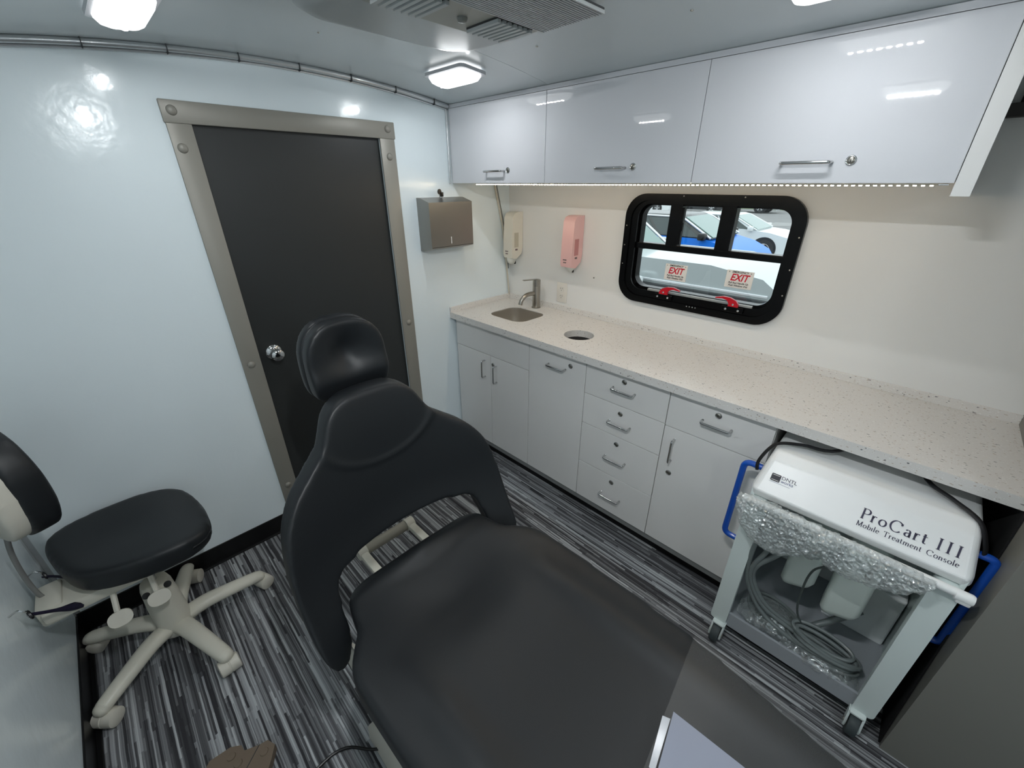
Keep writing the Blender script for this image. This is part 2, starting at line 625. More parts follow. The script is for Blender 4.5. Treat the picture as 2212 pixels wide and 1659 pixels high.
prism(bm, [(WX0, -0.04), (WX1, -0.04)] + [(x, z) for x, z in ow[N // 2:][::-1]], 'y', 0, 0.05)
prism(bm, [(WX0, zc(0) + .03), (WX1, zc(0) + .03)] + [(x, z) for x, z in ow[:N // 2]], 'y', 0, 0.05)
put('wall_back', bm, WALLB, kind='structure')
# partition closing the counter bay on the right
bm = B(); box(bm, L, XE, -0.655, 0, 0, zc(-0.3) + 0.02)
put('wall_partition', bm, WALLR, kind='structure')
bm = B(); prism(bm, [(-.640, .002), (-.52, .872), (-.002, .872), (-.002, .002)], 'x', L - .005, L - .001)  # black panel cut to the cart's shadow edge, shade put in as colour
tag(put('bay_shade_panel', bm, mat('black_bay_shade', rgb(16, 16, 16), .8), ), 'black panel standing in for the shade on the side of the bay right of the cart', 'panel')
# ceiling, arched, in three sheets with thin seams
SX = (-0.05, 0.66, 2.0, XE + 0.05)
for k in range(3):
    bm = B()
    n = 24
    lo = [(-W - .05 + (W + .1) * i / n) for i in range(n + 1)]
    poly = [(y, zc(y)) for y in lo] + [(y, zc(y) + 0.03) for y in lo[::-1]]
    prism(bm, poly, 'x', SX[k] + 0.0008, SX[k + 1] - 0.0008)
    put('ceiling', bm, CEIL, kind='structure', smooth=True)
bm = B()
prism(bm, [(y, zc(y) + .031) for y in lo] + [(y, zc(y) + 0.036) for y in lo[::-1]], 'x', -0.05, XE + 0.05)
put('ceiling', bm, SEAM, kind='structure')
# silver moulding along the arched joint
bm = B()
ys = [-W + (W - .44) * i / 40 for i in range(41)]
tube(bm, [(0.012, y, zc(y) - 0.010) for y in ys], 0.010, 10, up=(0, 0, 1))
tube(bm, [(0.005, y, zc(y) - 0.023) for y in ys], 0.004, 8, up=(0, 0, 1))
put('trim_1', bm, TRIMG, kind='structure', smooth=True)
bm = B()
for i in range(9):   # overlapping joints of the moulding
    y = -W + 0.24 + i * 0.205
    box(bm, 0.0, 0.0255, y, y + 0.0022, zc(y) - 0.0255, zc(y) + 0.001)
put('trim_2', bm, SEAM, kind='structure')
# corner mouldings
bm = B(); box(bm, 0, 0.016, -W, -W + 0.004, 0.095, zc(-W)); box(bm, 0, 0.004, -W, -W + 0.016, 0.095, zc(-W))
put('trim_3', bm, TRIMG, kind='structure')
bm = B(); tube(bm, [(0.006, -0.448, 1.605), (0.006, -0.448, zc(-.44) - .02)], 0.005, 8)
put('trim_4', bm, TRIMG, kind='structure', smooth=True)
# baseboards
bm = B(); box(bm, 0, 0.006, -W, -1.6133, 0, 0.094, 0.002); box(bm, 0, 0.02, -W, -1.6133, 0, 0.008, 0.003)
put('baseboard_left', bm, BASE, kind='structure')
bm = B(); box(bm, 0, 0.006, -0.7575, -0.40, 0, 0.094, 0.002)
put('baseboard_left', bm, BASE, kind='structure')
bm = B(); box(bm, 0.006, XE, -W, -W + 0.006, 0, 0.094, 0.002); box(bm, .006, XE, -W, -W + 0.02, 0, 0.008, 0.003)
put('baseboard_front', bm, BASE, kind='structure')

# ------------------------------------------------------------------ door
TY0, TY1, TZ = -1.6133, -0.7575, 1.8564
door = bpy.data.objects.new('door_1', None)
C.objects.link(door); door.location = (0, (DY0 + DY1) / 2, 0); WO['door_1'] = Vector(door.location)
door['kind'] = 'structure'
bm = B(); box(bm, -0.045, -0.012, DY0, DY1, 0.004, DZ, 0.001)
put('door_panel', bm, DOOR, door)
bm = B(); box(bm, -0.05, -0.046, DY0 - .0, DY1 + .0, 0, DZ)
put('weather_seal', bm, SEAM, door)
for y0, y1 in ((TY0, DY0 + 0.004), (DY1 - 0.004, TY1)):
    bm = B(); box(bm, 0.0, 0.008, y0, y1, 0.0, DZ + 0.004, 0.003)
    put('door_jamb', bm, JAMB, door, smooth=True)
bm = B(); box(bm, 0.0, 0.012, TY0 - 0.004, TY1 + 0.004, DZ - 0.004, TZ, 0.004)
put('door_header', bm, JAMB, door, smooth=True)
bm = B(); lathe(bm, [(0.0155, 0), (0.0155, 0.001), (0.0125, 0.005), (0.007, 0.0075), (0.001, 0.0085)], (0, 0, 0), (1, 0, 0), 16)
for f in bm.faces: f.smooth = True
rivet_me = bpy.data.meshes.new('rivet'); bm.to_mesh(rivet_me); bm.free(); rivet_me.materials.append(JAMB)
for x, y, z in ((.012, -1.587, 1.826), (.008, -1.587, 1.716), (.008, -1.58, .905), (.012, -.79, 1.828), (.008, -.792, 1.718), (.008, -.792, .917), (.008, -1.58, .25), (.008, -.792, .25)):
    link('rivet', rivet_me, (x, y, z), door)
bm = B()
lathe(bm, [(0.033, 0), (0.033, 0.004), (0.028, 0.009), (0.013, 0.012), (0.012, 0.032), (0.02, 0.038), (0.0265, 0.048), (0.026, 0.058), (0.019, 0.064), (0.006, 0.066)], (-0.012, -1.478, 0.93), (1, 0, 0), 28)
put('door_knob', bm, CHROME, door, smooth=True)

# ------------------------------------------------------------------ window
win = bpy.data.objects.new('window_1', None)
C.objects.link(win); win.location = (1.2, 0, 1.07); WO['window_1'] = Vector(win.location)
win['kind'] = 'structure'
bm = B()
ring(bm, rrect(0.826, 1.582, 1.062, 1.563, 0.10, 10), rrect(0.856, 1.552, 1.092, 1.535, 0.085, 10), 'y', -0.022, 0.0)
ring(bm, rrect(0.846, 1.562, 1.082, 1.545, 0.09, 10), rrect(0.888, 1.534, 1.125, 1.520, 0.06, 10), 'y', -0.014, 0.03)
ring(bm, rrect(0.880, 1.540, 1.118, 1.526, 0.07, 10), rrect(0.898, 1.526, 1.136, 1.514, 0.055, 10), 'y', 0.012, 0.055)
bev(bm, 0.0025, 2, 0.9)
put('window_frame', bm, WFRAME, win, smooth=True)
bm = B(); box(bm, 0.885, 1.54, 0.0, 0.05, 1.318, 1.346, 0.003)
put('transom_rail', bm, WFRAME, win)
for x0, x1 in ((1.038, 1.094), (1.262, 1.322)):
    bm = B(); box(bm, x0, x1, -0.002, 0.045, 1.34, 1.525, 0.003)
    put('mullion', bm, WFRAME, win)
bm = B(); box(bm, 1.098, 1.108, -0.012, 0.0, 1.352, 1.508, 0.003); box(bm, 1.098, 1.114, -0.018, -0.008, 1.41, 1.45, 0.003)
put('slider_pull', bm, WFRAME, win)
for a in ((0.895, 1.04, 1.34, 1.52), (1.09, 1.265, 1.34, 1.52), (1.318, 1.53, 1.34, 1.52), (0.895, 1.53, 1.13, 1.325)):
    bm = B(); box(bm, a[0], a[1], 0.030, 0.033, a[2], a[3])
    put('pane', bm, GLASS, win)
bm = B(); box(bm, 0.985, 1.47, -0.008, 0.006, 1.122, 1.134, 0.002)
put('latch_bar', bm, mat('grey_aluminium', rgb(176, 180, 180), 0.4, metal=.4), win)
# two red release levers, mirrored
for xp, sgn in ((1.078, 1), (1.398, -1)):
    bm = B()
    prof = [(-.022, 0), (-.020, .018), (-.008, .032), (.016, .041), (.046, .043), (.078, .034), (.078, .029), (.048, .033), (.028, .028), (.018, .014), (.022, 0)]
    prism(bm, [(xp + sgn * p[0], 1.118 + p[1]) for p in prof], 'y', -0.026, -0.014)
    bev(bm, 0.002, 2, 0.6)
    lv = put('release_lever', bm, REDP, win, smooth=True, label='red release lever')
    bm = B(); lathe(bm, [(0.0045, 0), (0.0045, 0.002), (0.002, 0.003)], (xp, -0.026, 1.132), (0, -1, 0), 10)
    put('pivot_pin', bm, CHROME, lv, smooth=True)
    bm = B(); box(bm, xp - 0.045, xp + 0.045, -0.028, -0.008, 1.098, 1.122, 0.002)
    br = put('lever_bracket', bm, WFRAME, win)
    for dx in (-.026, .026):
        bm = B(); lathe(bm, [(0.0048, 0), (0.0048, 0.0015), (0.003, 0.0025)], (xp + dx, -0.028, 1.11), (0, -1, 0), 10)
        put('screw', bm, CHROME, br, smooth=True)
for k in range(4):
    bm = B(); lathe(bm, [(0.0028, 0), (0.0028, 0.001), (0.001, 0.002)], (1.2 + k * .0135, -0.022, 1.086), (0, -1, 0), 8)
    put('screw', bm, CHROME, win, smooth=True)
for x, z in ((.838, 1.42), (.838, 1.33), (.838, 1.24), (1.57, 1.42), (1.57, 1.30), (1.57, 1.2), (1.1, 1.555), (1.35, 1.555)):
    bm = B(); lathe(bm, [(0.003, 0), (0.003, 0.001), (0.001, 0.002)], (x, -0.022, z), (0, -1, 0), 8)
    put('screw', bm, STEEL, win, smooth=True)

# exit stickers on the inside of the lower pane
for nm, x0, x1, z0, z1 in (('left', 1.045, 1.152, 1.183, 1.258), ('right', 1.328, 1.438, 1.192, 1.266)):
    t = thing('exit_sticker', ((x0 + x1) / 2, 0.028, z0), 'white emergency exit sticker above the %s red lever of the window' % nm, 'sticker', 'exit stickers on the window')
    bm = B(); box(bm, x0, x1, 0.0275, 0.0295, z0, z1)
    put('label_sheet', bm, STICK, t)
    cx = (x0 + x1) / 2; h = z1 - z0
    for txt, s, zz, m_, sh, bo, sx in (('EXIT', .041, z0 + h * .42, REDI, .25, .0010, .86), ('EMERGENCY', .0115, z0 + h * .86, INKB, .25, .0002, 1.0), ('Pull Red Handle Up', .0108, z0 + h * .24, INKB, .25, .0002, .95), ('Push Window Out', .0108, z0 + h * .09, INKB, .25, .0002, .95)):
        b2 = text_bm(txt, s, frame_matrix((cx, 0.0272, zz), (1, 0, 0), (0, 0, 1)), shear=sh, bold=bo, sx=sx)
        put('lettering', b2, m_, t, recalc=False)
    for sx_ in (-.044, .044):
        bm = B()
        c0 = (cx + sx_, z0 + h * .9)
        prism(bm, [(c0[0] + .0028 * (1 if k % 2 == 0 else .45) * math.sin(k * PI / 5), c0[1] + .0028 * (1 if k % 2 == 0 else .45) * math.cos(k * PI / 5)) for k in range(10)], 'y', 0.0272, 0.0276)
        put('star_mark', bm, INKB, t)

# ------------------------------------------------------------------ counter
D = 0.506; ZC = 0.914; FC = 0.4732
def grid_top():
    """worktop slab with a square sink opening and a round waste opening"""
    bm = B()
    sink = rrect(0.180, 0.450, -0.370, -0.134, 0.062, 6)
    hole = [(0.797 + 0.076 * math.cos(2 * PI * k / 28), -0.298 + 0.076 * math.sin(2 * PI * k / 28)) for k in range(28)]
    z1 = ZC; z0 = ZC - 0.035
    def patch(outer, inner):
        # bridge an inner loop to a rectangle
        x0, x1, y0, y1 = outer
        cx = sum(p[0] for p in inner) / len(inner); cy = sum(p[1] for p in inner) / len(inner)
        def out(p):
            dx, dy = p[0] - cx, p[1] - cy
            ts = []
            if dx > 1e-9: ts.append((x1 - cx) / dx)
            if dx < -1e-9: ts.append((x0 - cx) / dx)
            if dy > 1e-9: ts.append((y1 - cy) / dy)
            if dy < -1e-9: ts.append((y0 - cy) / dy)
            t = min(ts); return (cx + dx * t, cy + dy * t)
        angs = [(math.atan2(p[1] - cy, p[0] - cx), p) for p in inner]
        corners = [(x0, y0), (x1, y0), (x1, y1), (x0, y1)]
        pts = [(a, p, out(p)) for a, p in angs]
        # insert corner directions
        for c in corners:
            a = math.atan2(c[1] - cy, c[0] - cx)
            # inner point by interpolation of nearest
            s = sorted(angs)
            lo_ = max([q for q in s if q[0] <= a], default=s[-1]); hi_ = min([q for q in s if q[0] > a], default=s[0])
            la, ha = lo_[0], hi_[0]
            if ha <= la: ha += 2 * PI
            aa = a if a >= la else a + 2 * PI
            t = (aa - la) / max(ha - la, 1e-6)
            ip = (lo_[1][0] * (1 - t) + hi_[1][0] * t, lo_[1][1] * (1 - t) + hi_[1][1] * t)
            pts.append((a, ip, c))
        pts.sort(key=lambda q: q[0])
        I = [q[1] for q in pts]; O = [q[2] for q in pts]
        ring(bm, O, I, 'z', z0, z1)
    patch((0.10, 0.55, -0.44, -0.06), sink)
    patch((0.68, 0.92, -0.42, -0.18), hole)
    for r in ((0, .10, -D, 0), (.10, .55, -D, -.44), (.10, .55, -.06, 0), (.55, .68, -D, 0), (.68, .92, -D, -.42), (.68, .92, -.18, 0), (.92, L, -D, 0)):
        box(bm, r[0], r[1], r[2], r[3], z0, z1)
    bmesh.ops.remove_doubles(bm, verts=bm.verts, dist=1e-5)
    return bm
ct = thing('worktop', (L / 2, -D / 2, ZC - .035), 'long white speckled stone worktop with a sink and a round hole', 'worktop')
put('slab', grid_top(), STONE, ct)
bm = B(); box(bm, 0, L, -0.0125, 0, ZC, ZC + 0.030, 0.001)
put('backsplash', bm, STONE, ct)
bm = B(); box(bm, 0, 0.0125, -D, -0.0125, ZC, ZC + 0.030, 0.001)
put('backsplash', bm, STONE, ct)
bm = B()
lathe(bm, [(0.0765, -0.2), (0.0765, -0.034), (0.0775, -0.034), (0.0775, -0.2)], (0.797, -0.298, ZC), n=28, cap=False)
put('waste_sleeve', bm, mat('dark_waste_sleeve', rgb(52, 50, 50), .6), ct, smooth=True)
# sink bowl
sk = thing('sink', (0.315, -0.252, ZC - .17), 'small square brushed steel undermount sink under the tap', 'sink')
bm = B()
loops = []
for ins, z in ((0.0008, ZC - .005), (0.002, ZC - .04), (0.004, ZC - .13), (0.02, ZC - .155), (0.06, ZC - .162), (0.085, ZC - .165)):
    pl = rrect(.180 + ins, .450 - ins, -.370 + ins, -.134 - ins, max(.062 - ins * .55, .012), 6)
    loops.append([bm.verts.new((p[0], p[1], z)) for p in pl])
for A, Dn in zip(loops, loops[1:]):
    for i in range(len(A)):
        bm.faces.new((A[i], A[(i + 1) % len(A)], Dn[(i + 1) % len(A)], Dn[i]))
bm.faces.new(loops[-1])
put('bowl', bm, mat('sink_steel', rgb(196, 190, 180), .32, metal=.75), sk, smooth=True)
bm = B(); lathe(bm, [(0.03, 0), (0.03, 0.002), (0.022, 0.002), (0.02, 0.0005)], (.315, -.252, ZC - .1645), n=20)
put('drain', bm, CHROME, sk, smooth=True)
# tap
tp = thing('tap', (.300, -.068, ZC), 'brushed nickel single lever tap behind the sink', 'tap')
bm = B(); lathe(bm, [(0.028, 0), (0.028, 0.005), (0.0235, 0.007), (0.0235, 0.135), (0.0222, 0.136), (0.0222, 0.139), (0.0235, 0.14), (0.0235, 0.17), (0.020, 0.172)], (.300, -.068, ZC), n=24)
put('tap_body', bm, STEEL, tp, smooth=True)
bm = B(); tube(bm, smoothpath([(.300, -.075, ZC + .085), (.296, -.11, ZC + .092), (.288, -.15, ZC + .086), (.281, -.178, ZC + .062), (.279, -.188, ZC + .035)], 5), .0125, 14)
put('spout', bm, STEEL, tp, smooth=True)
bm = B(); box(bm, -.009, .009, -.098, .0, -.0022, .0022, .001)
bmesh.ops.transform(bm, matrix=Matrix.Translation((.300, -.068, ZC + .172)) @ Matrix.Rotation(math.radians(-12), 4, 'Z') @ Matrix.Rotation(math.radians(-3), 4, 'X'), verts=bm.verts)
put('lever', bm, STEEL, tp, smooth=True)

# ------------------------------------------------------------------ cabinet hardware
def handle_mesh(ln):
    bm = B()
    h = ln / 2
    tube(bm, rounded_path([(-h, 0, 0), (-h, -.028, 0), (h, -.028, 0), (h, 0, 0)], .009), .0045, 10)
    me = bpy.data.meshes.new('handle'); bm.to_mesh(me); bm.free(); me.materials.append(CHROME)
    for p in me.polygons: p.use_smooth = True
    return me
H10, H12 = handle_mesh(.105), handle_mesh(.118)
def lock_mesh():
    bm = B()
    lathe(bm, [(0.0125, 0), (0.0125, 0.002), (0.0095, 0.0035), (0.009, 0.001)], (0, 0, 0), (0, -1, 0), 18, cap=False)
    lathe(bm, [(0.009, 0.001), (0.0075, 0.0028), (0.0015, 0.003)], (0, 0, 0), (0, -1, 0), 18, cap=False, mi=1)
    box(bm, -.0008, .0008, -.0036, -.003, -.004, .004, mi=2)
    me = bpy.data.meshes.new('lock'); bm.to_mesh(me); bm.free()
    for m_ in (CHROME, STEEL, DARKM): me.materials.append(m_)
    for p in me.polygons: p.use_smooth = True
    return me
LOCK = lock_mesh()
def front(name, x0, x1, z0, z1, yf, m, parent, gap=.0016, th=.018):
    bm = B(); box(bm, x0 + gap, x1 - gap, yf, yf + th, z0 + gap, z1 - gap, .0008, 1)
    return put(name, bm, m, parent)
def carcass(x0, x1, y0, y1, z0, z1, parent, m, name='carcass'):
    bm = B()
    t = .016
    box(bm, x0, x0 + t, y0, y1, z0, z1); box(bm, x1 - t, x1, y0, y1, z0, z1)
    box(bm, x0, x1, y0, y1, z0, z0 + t); box(bm, x0, x1, y1 - .006, y1, z0, z1); box(bm, x0, x1, y0, y0 + .04, z1 - t, z1)
    return put(name, bm, m, parent)
# ---- base cabinets
X = [0.012, 0.6177, 0.9752, 1.380, 1.7566]
ZT, ZB, ZS = ZC - .035, .107, .7137
bc = ['base cabinet under the sink with a fixed top panel and two doors', 'base cabinet below the round waste hole with one tall pull-out front',
      'base cabinet with a stack of four locking drawers', 'base cabinet beside the cart with one drawer over one door']
units = []
for k in range(4):
    x0, x1 = X[k], X[k + 1]
    u = thing('base_cabinet', ((x0 + x1) / 2, -FC / 2, 0), bc[k], 'cabinet', 'base cabinets under the worktop')
    carcass(x0, x1, -FC + .019, -.003, ZB, ZT - .001, u, LAMI2)
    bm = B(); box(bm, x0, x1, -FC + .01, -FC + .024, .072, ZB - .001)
    put('bottom_rail', bm, mat('grey_bottom_rail', rgb(128, 130, 130), .5), u)  # grey strip below the door fronts
    bm = B(); box(bm, x0, x1, -FC + .05, -FC + .06, .001, .072)
    put('toe_kick', bm, BASE, u)
    units.append(u)
f = front('top_panel', X[0], X[1], ZS, ZT - .004, -FC, LAMI2, units[0])
d1 = front('door', X[0], .3161, ZB, ZS, -FC, LAMI2, units[0])
d2 = front('door', .3161, X[1], ZB, ZS, -FC, LAMI2, units[0])
VR = (0, PI / 2, 0)
link('handle', H10, (.268, -FC, .620), d1, rot=VR)
link('handle', H10, (.366, -FC, .612), d2, rot=VR)
link('lock', LOCK, (.338, -FC, .662), d2)
d = front('door', X[1], X[2], ZB, ZT - .004, -FC, LAMI2, units[1])
link('handle', H10, (.805, -FC, .797), d)
link('lock', LOCK, (.886, -FC, .823), d)
zz = [ZT - .004, .7165, .5553, .3286, ZB]
for k in range(4):
    d = front('drawer', X[2], X[3], zz[k + 1], zz[k], -FC, LAMI2, units[2])
    link('handle', H10, (1.178, -FC, (.797, .628, .432, .208)[k]), d)
    link('lock', LOCK, (1.175, -FC, (.836, .678, .515, .292)[k]), d)
d = front('drawer', X[3], X[4], .7121, ZT - .004, -FC, LAMI2, units[3])
link('handle', H10, (1.572, -FC, .794), d)
link('lock', LOCK, (1.570, -FC, .833), d)
d = front('door', X[3], X[4], ZB, .7121, -FC, LAMI2, units[3])
link('handle', H10, (1.431, -FC, .612), d, rot=VR)
link('lock', LOCK, (1.433, -FC, .496), d)

# ---- overhead cabinets
U = .4386; UZ = 1.6048
UX = [0.014, .656, 1.2998, 1.9336]
def ztop(y): return zc(y) - .002
oc = ['short overhead cabinet in the corner beside the door wall', 'middle overhead cabinet above the soap dispensers and window edge', 'largest looking overhead cabinet above the window, next to the end panel']
for k in range(3):
    x0, x1 = UX[k], UX[k + 1]
    u = thing('overhead_cabinet', ((x0 + x1) / 2, -U / 2, UZ), oc[k], 'cabinet', 'overhead cabinets along the window wall')
    bm = B()
    sec = [(-U + .02, UZ + .004), (-U + .02, ztop(-U) - .004), (-.2, ztop(-.2) - .006), (-.003, ztop(0) - .004), (-.003, UZ + .004)]
    prism(bm, sec, 'x', x0, x1)
    put('carcass', bm, LAMI2, u)
    dr = front('door', x0, x1, UZ, 1.9395, -U, LAMI, u, gap=.001)
    bm = B(); prism(bm, [(-U + .001, 1.9400), (-U + .001, ztop(-U)), (-U + .019, ztop(-U + .019)), (-U + .019, 1.9400)], 'x', x0, x1)
    put('top_filler', bm, LAMI, u)
    hx, lx = ((.350, .433), (.987, 1.077), (1.618, 1.719))[k]
    link('handle', H12, (hx, -U, 1.657), dr)
    link('lock', LOCK, (lx, -U, 1.660), dr)
    if k == 2:
        bm = B(); prism(bm, [(-U - .004, 1.578), (-U - .004, ztop(-U)), (-.2, ztop(-.2)), (-.003, ztop(0)), (-.003, 1.578)], 'x', 1.9342, 1.9680)
        put('end_panel', bm, LAMI2, u)
# led strip along the front lower edge
ls = thing('led_strip', (1.045, -U + .03, UZ - .006), 'thin warm white led strip under the overhead cabinets', 'light')
bm = B(); box(bm, .18, 1.905, -U + .018, -U + .03, UZ - .0035, UZ - .0004)
put('tape', bm, mat('strip_tape', rgb(220, 214, 196), .4), ls)
bm = B(); box(bm, 1.905, 1.925, -U + .02, -U + .028, UZ - .004, UZ - .0004, .001)
put('end_wire', bm, CHROME, ls)
bm = B(); box(bm, -.0032, .0032, -.0030, .0030, -.0022, 0)
led_me = bpy.data.meshes.new('led'); bm.to_mesh(led_me); bm.free()
led_me.materials.append(emis('warm_led', (1.0, .80, .55, 1), STRIP))
for k in range(110):
    link('led', led_me, (.185 + k * .01568, -U + .024, UZ - .0035), ls)

# dark recessed box above the bay, right of the overhead cabinets
t = thing('dark_valance', (2.14, -.02, 1.77), 'dark box high on the window wall right of the overhead cabinets', 'valance')
bm = B(); box(bm, 1.99, L, -.035, -.001, 1.80, zc(0) - .002, .002)
put('upper_panel', bm, mat('black_void_panel', rgb(14, 13, 12), .7), t)
bm = B(); box(bm, 1.969, L, -.045, -.001, 1.768, 1.80, .002)
put('lower_strip', bm, mat('dark_brown_strip', rgb(48, 46, 44), .6), t)

# ------------------------------------------------------------------ things on the walls
# paper towel dispenser
t = thing('paper_towel_dispenser', (.05, -.525, 1.285), 'stainless steel paper towel dispenser on the door wall with a key on top', 'dispenser')
bm = B(); prism(bm, [(0, 1.282), (0, 1.540), (.03, 1.540), (.105, 1.520), (.105, 1.300), (.03, 1.282)], 'y', -.665, -.388)
bev(bm, .002, 2, .3)
bx = put('housing', bm, STEELW, t)
bm = B(); box(bm, .1045, .1062, -.540, -.536, 1.318, 1.352)
put('level_slot', bm, mat('bright_slot', rgb(235, 235, 235), .4), bx)
bm = B(); box(bm, .1040, .1055, -.660, -.393, 1.304, 1.3065)
put('door_seam', bm, SEAM, bx)
bm = B(); lathe(bm, [(.008, 0), (.008, .006), (.005, .007)], (.04, -.54, 1.538), n=14)
kk = put('key_barrel', bm, CHROME, t, smooth=True)
bm = B()
prism(bm, [(-.547 + .011 * math.cos(a * PI / 8), 1.567 + .013 * math.sin(a * PI / 8)) for a in range(16)], 'x', .037, .043)
box(bm, .036, .044, -.545, -.539, 1.545, 1.56)
box(bm, .044, .048, -.540, -.528, 1.544, 1.565, .001)
put('key_head', bm, DARKM, t, smooth=True)
# soap dispensers
def soap(x, zt, m, label, nozzle_wide):
    t = thing('soap_dispenser', (x, -.045, zt - .3), label, 'dispenser', 'soap dispensers on the window wall')
    w = .037
    bm = B()
    prof = [(-.002, zt), (-.045, zt), (-.072, zt - .008), (-.086, zt - .028), (-.094, zt - .14), (-.098, zt - .245), (-.092, zt - .262), (-.055, zt - .268), (-.012, zt - .24), (-.002, zt - .2)]
    prism(bm, prof, 'x', x - w, x + w)
    bev(bm, .011, 4, .9)
    bd = put('body', bm, m, t, smooth=True)
    bm = B()
    if nozzle_wide:
        lathe(bm, [(.030, 0), (.030, -.012), (.022, -.032), (.012, -.040)], (x - .002, -.062, zt - .262), n=18)
    else:
        lathe(bm, [(.032, 0), (.030, -.012), (.016, -.026), (.010, -.034)], (x, -.055, zt - .258), n=18)
    put('nozzle_cover', bm, SOAPN, t, smooth=True)
    bm = B(); lathe(bm, [(.006, 0), (.006, -.014), (.003, -.018)], (x + .012, -.045, zt - (.285 if nozzle_wide else .278)), n=10)
    put('nozzle_tip', bm, DARKM, t, smooth=True)
    bm = B(); box(bm, x + w - .0003, x + w + .0006, -.076, -.04, zt - .20, zt - .115, .0)
    put('side_window', bm, mat('window_tint_' + ('w' if nozzle_wide else 'p'), rgb(190, 184, 166) if nozzle_wide else rgb(196, 132, 132), .3), bd)
    bm = B()
    for q, (a, b_) in enumerate(((.0, .016), (.003, .013))):
        box(bm, x - .02 + a, x - .02 + a + b_ * 1.5, -.0991, -.0975, zt - .226 - q * .014, zt - .220 - q * .014)
    put('printed_line', bm, mat('faded_print', rgb(126, 110, 110), .6), bd)
    bm = B(); box(bm, x + w - .0003, x + w + .0008, -.068, -.048, zt - .218, zt - .208)
    put('printed_line', bm, mat('faded_print', rgb(126, 110, 110), .6), bd)
soap(.082, 1.452, SOAPW, 'cream soap dispenser nearest the corner, above the sink', True)
soap(.534, 1.452, SOAPP, 'pink soap dispenser between the cream one and the window', False)
# cable cover that leans into the corner
cc = thing('cable_cover', (.03, -.03, .94), 'thin pale cable cover running down the corner behind the cream dispenser', 'cable cover')
bm = B()
tube(bm, smoothpath([(.010, -.131, 1.604), (.010, -.072, 1.38), (.010, -.060, 1.31), (.010, -.034, 1.108), (.010, -.014, .937)], 4), .0055, 8)
put('channel', bm, mat('cable_cover_paint', rgb(196, 190, 176), .35), cc, smooth=True)
bm = B()
tube(bm, smoothpath([(.012, -.118, 1.604), (.012, -.059, 1.38), (.012, -.047, 1.31), (.012, -.021, 1.108)], 4), .0025, 6)
put('cable', bm, mat('cable_grey', rgb(110, 104, 94), .5), cc, smooth=True)
# outlet
t = thing('wall_outlet', (.445, 0, .96), 'white double wall outlet below the pink soap dispenser', 'outlet')
bm = B(); box(bm, .408, .482, -.006, 0, .962, 1.078, .003)
pl_ = put('cover_plate', bm, PLATE, t, smooth=True)
for z in (1.042, .998):
    bm = B(); prism(bm, rrect(.430, .460, z - .017, z + .017, .008, 4), 'y', -.0085, -.005)
    sk_ = put('socket', bm, PLATE, t)
    bm = B()
    for dx in (-.0065, .0065): box(bm, .445 + dx - .001, .445 + dx + .001, -.0092, -.008, z - .001, z + .008)
    lathe(bm, [(.0022, 0), (.0022, .0008)], (.445, -.0085, z - .008), (0, -1, 0), 8)
    put('slot', bm, SEAM, sk_)
bm = B(); lathe(bm, [(.004, 0), (.004, .002)], (.659, 0, 1.137), (0, -1, 0), 10)
tag(put('wall_screw', bm, STEEL, smooth=True), 'single small screw head in the window wall left of the window', 'screw')

# ------------------------------------------------------------------ ceiling lamps
LAMPRIM = mat('lamp_rim', rgb(205, 206, 210), .35)
lamps = [(.43, -.72, 'small rectangular led ceiling lamp between the corner cabinet and the air conditioner'),
         (.44, -1.70, 'led ceiling lamp at the upper left edge of the photo above the door wall'),
         (1.67, -.71, 'led ceiling lamp at the top edge above the overhead cabinet by the window'),
         (1.67, -1.695, 'led ceiling lamp above the camera'),
         (2.9, -1.695, 'added unseen led ceiling lamp furthest from the door, wall side'),  # out of view, added to even out the room light
         (2.9, -.80, 'added unseen led ceiling lamp in front of the partition')]  # also unseen, added as fill
for i, (lx, ly, lab) in enumerate(lamps):
    zt_ = zc(ly)
    kf = LAMP_F[i]
    LENS = emis('frosted_lens_%d' % i, (.95, .975, .99, 1), LAMP_LENS * min(kf, .6))
    bm = B(); lathe(bm, [(.0060, 0), (.0060, -.002)], (0, 0, 0), n=8)
    dot_me = bpy.data.meshes.new('led'); bm.to_mesh(dot_me); bm.free(); dot_me.materials.append(emis('cool_led_%d' % i, (.94, .975, .99, 1), LAMP_DOT * kf))
    slope = -0.204 * (ly + W / 2)
    t = thing('ceiling_lamp', (lx, ly, zt_), lab, 'lamp', 'led ceiling lamps')
    R = Matrix.Translation((lx, ly, zt_)) @ Matrix.Rotation(math.atan(slope), 4, 'X')
    bm = B()
    ring(bm, rrect(-.121, .121, -.063, .063, .02, 4), rrect(-.109, .109, -.051, .051, .02, 4), 'z', -.017, -.006)
    bev(bm, .002, 2, .6)
    bmesh.ops.transform(bm, matrix=R, verts=bm.verts)
    put('rim', bm, LAMPRIM, t)
    bm = B()
    lp = []
    for ins, z in ((0, -.001), (.0, -.022), (.008, -.035), (.022, -.042)):
        pl_ = rrect(-.110 + ins, .110 - ins, -.052 + ins, .052 - ins, max(.024 - ins * .3, .004), 5)
        lp.append([bm.verts.new((p[0], p[1], z)) for p in pl_])
    for A, Dn in zip(lp, lp[1:]):
        for q in range(len(A)): bm.faces.new((A[q], A[(q + 1) % len(A)], Dn[(q + 1) % len(A)], Dn[q]))
    bm.faces.new(lp[-1])
    bmesh.ops.transform(bm, matrix=R, verts=bm.verts)
    ln = put('lens', bm, LENS, t, smooth=True)
    for k in range(8):
        p = R @ Vector((-.077 + k * .022, 0, -.0425))
        o = link('led', dot_me, p, ln)

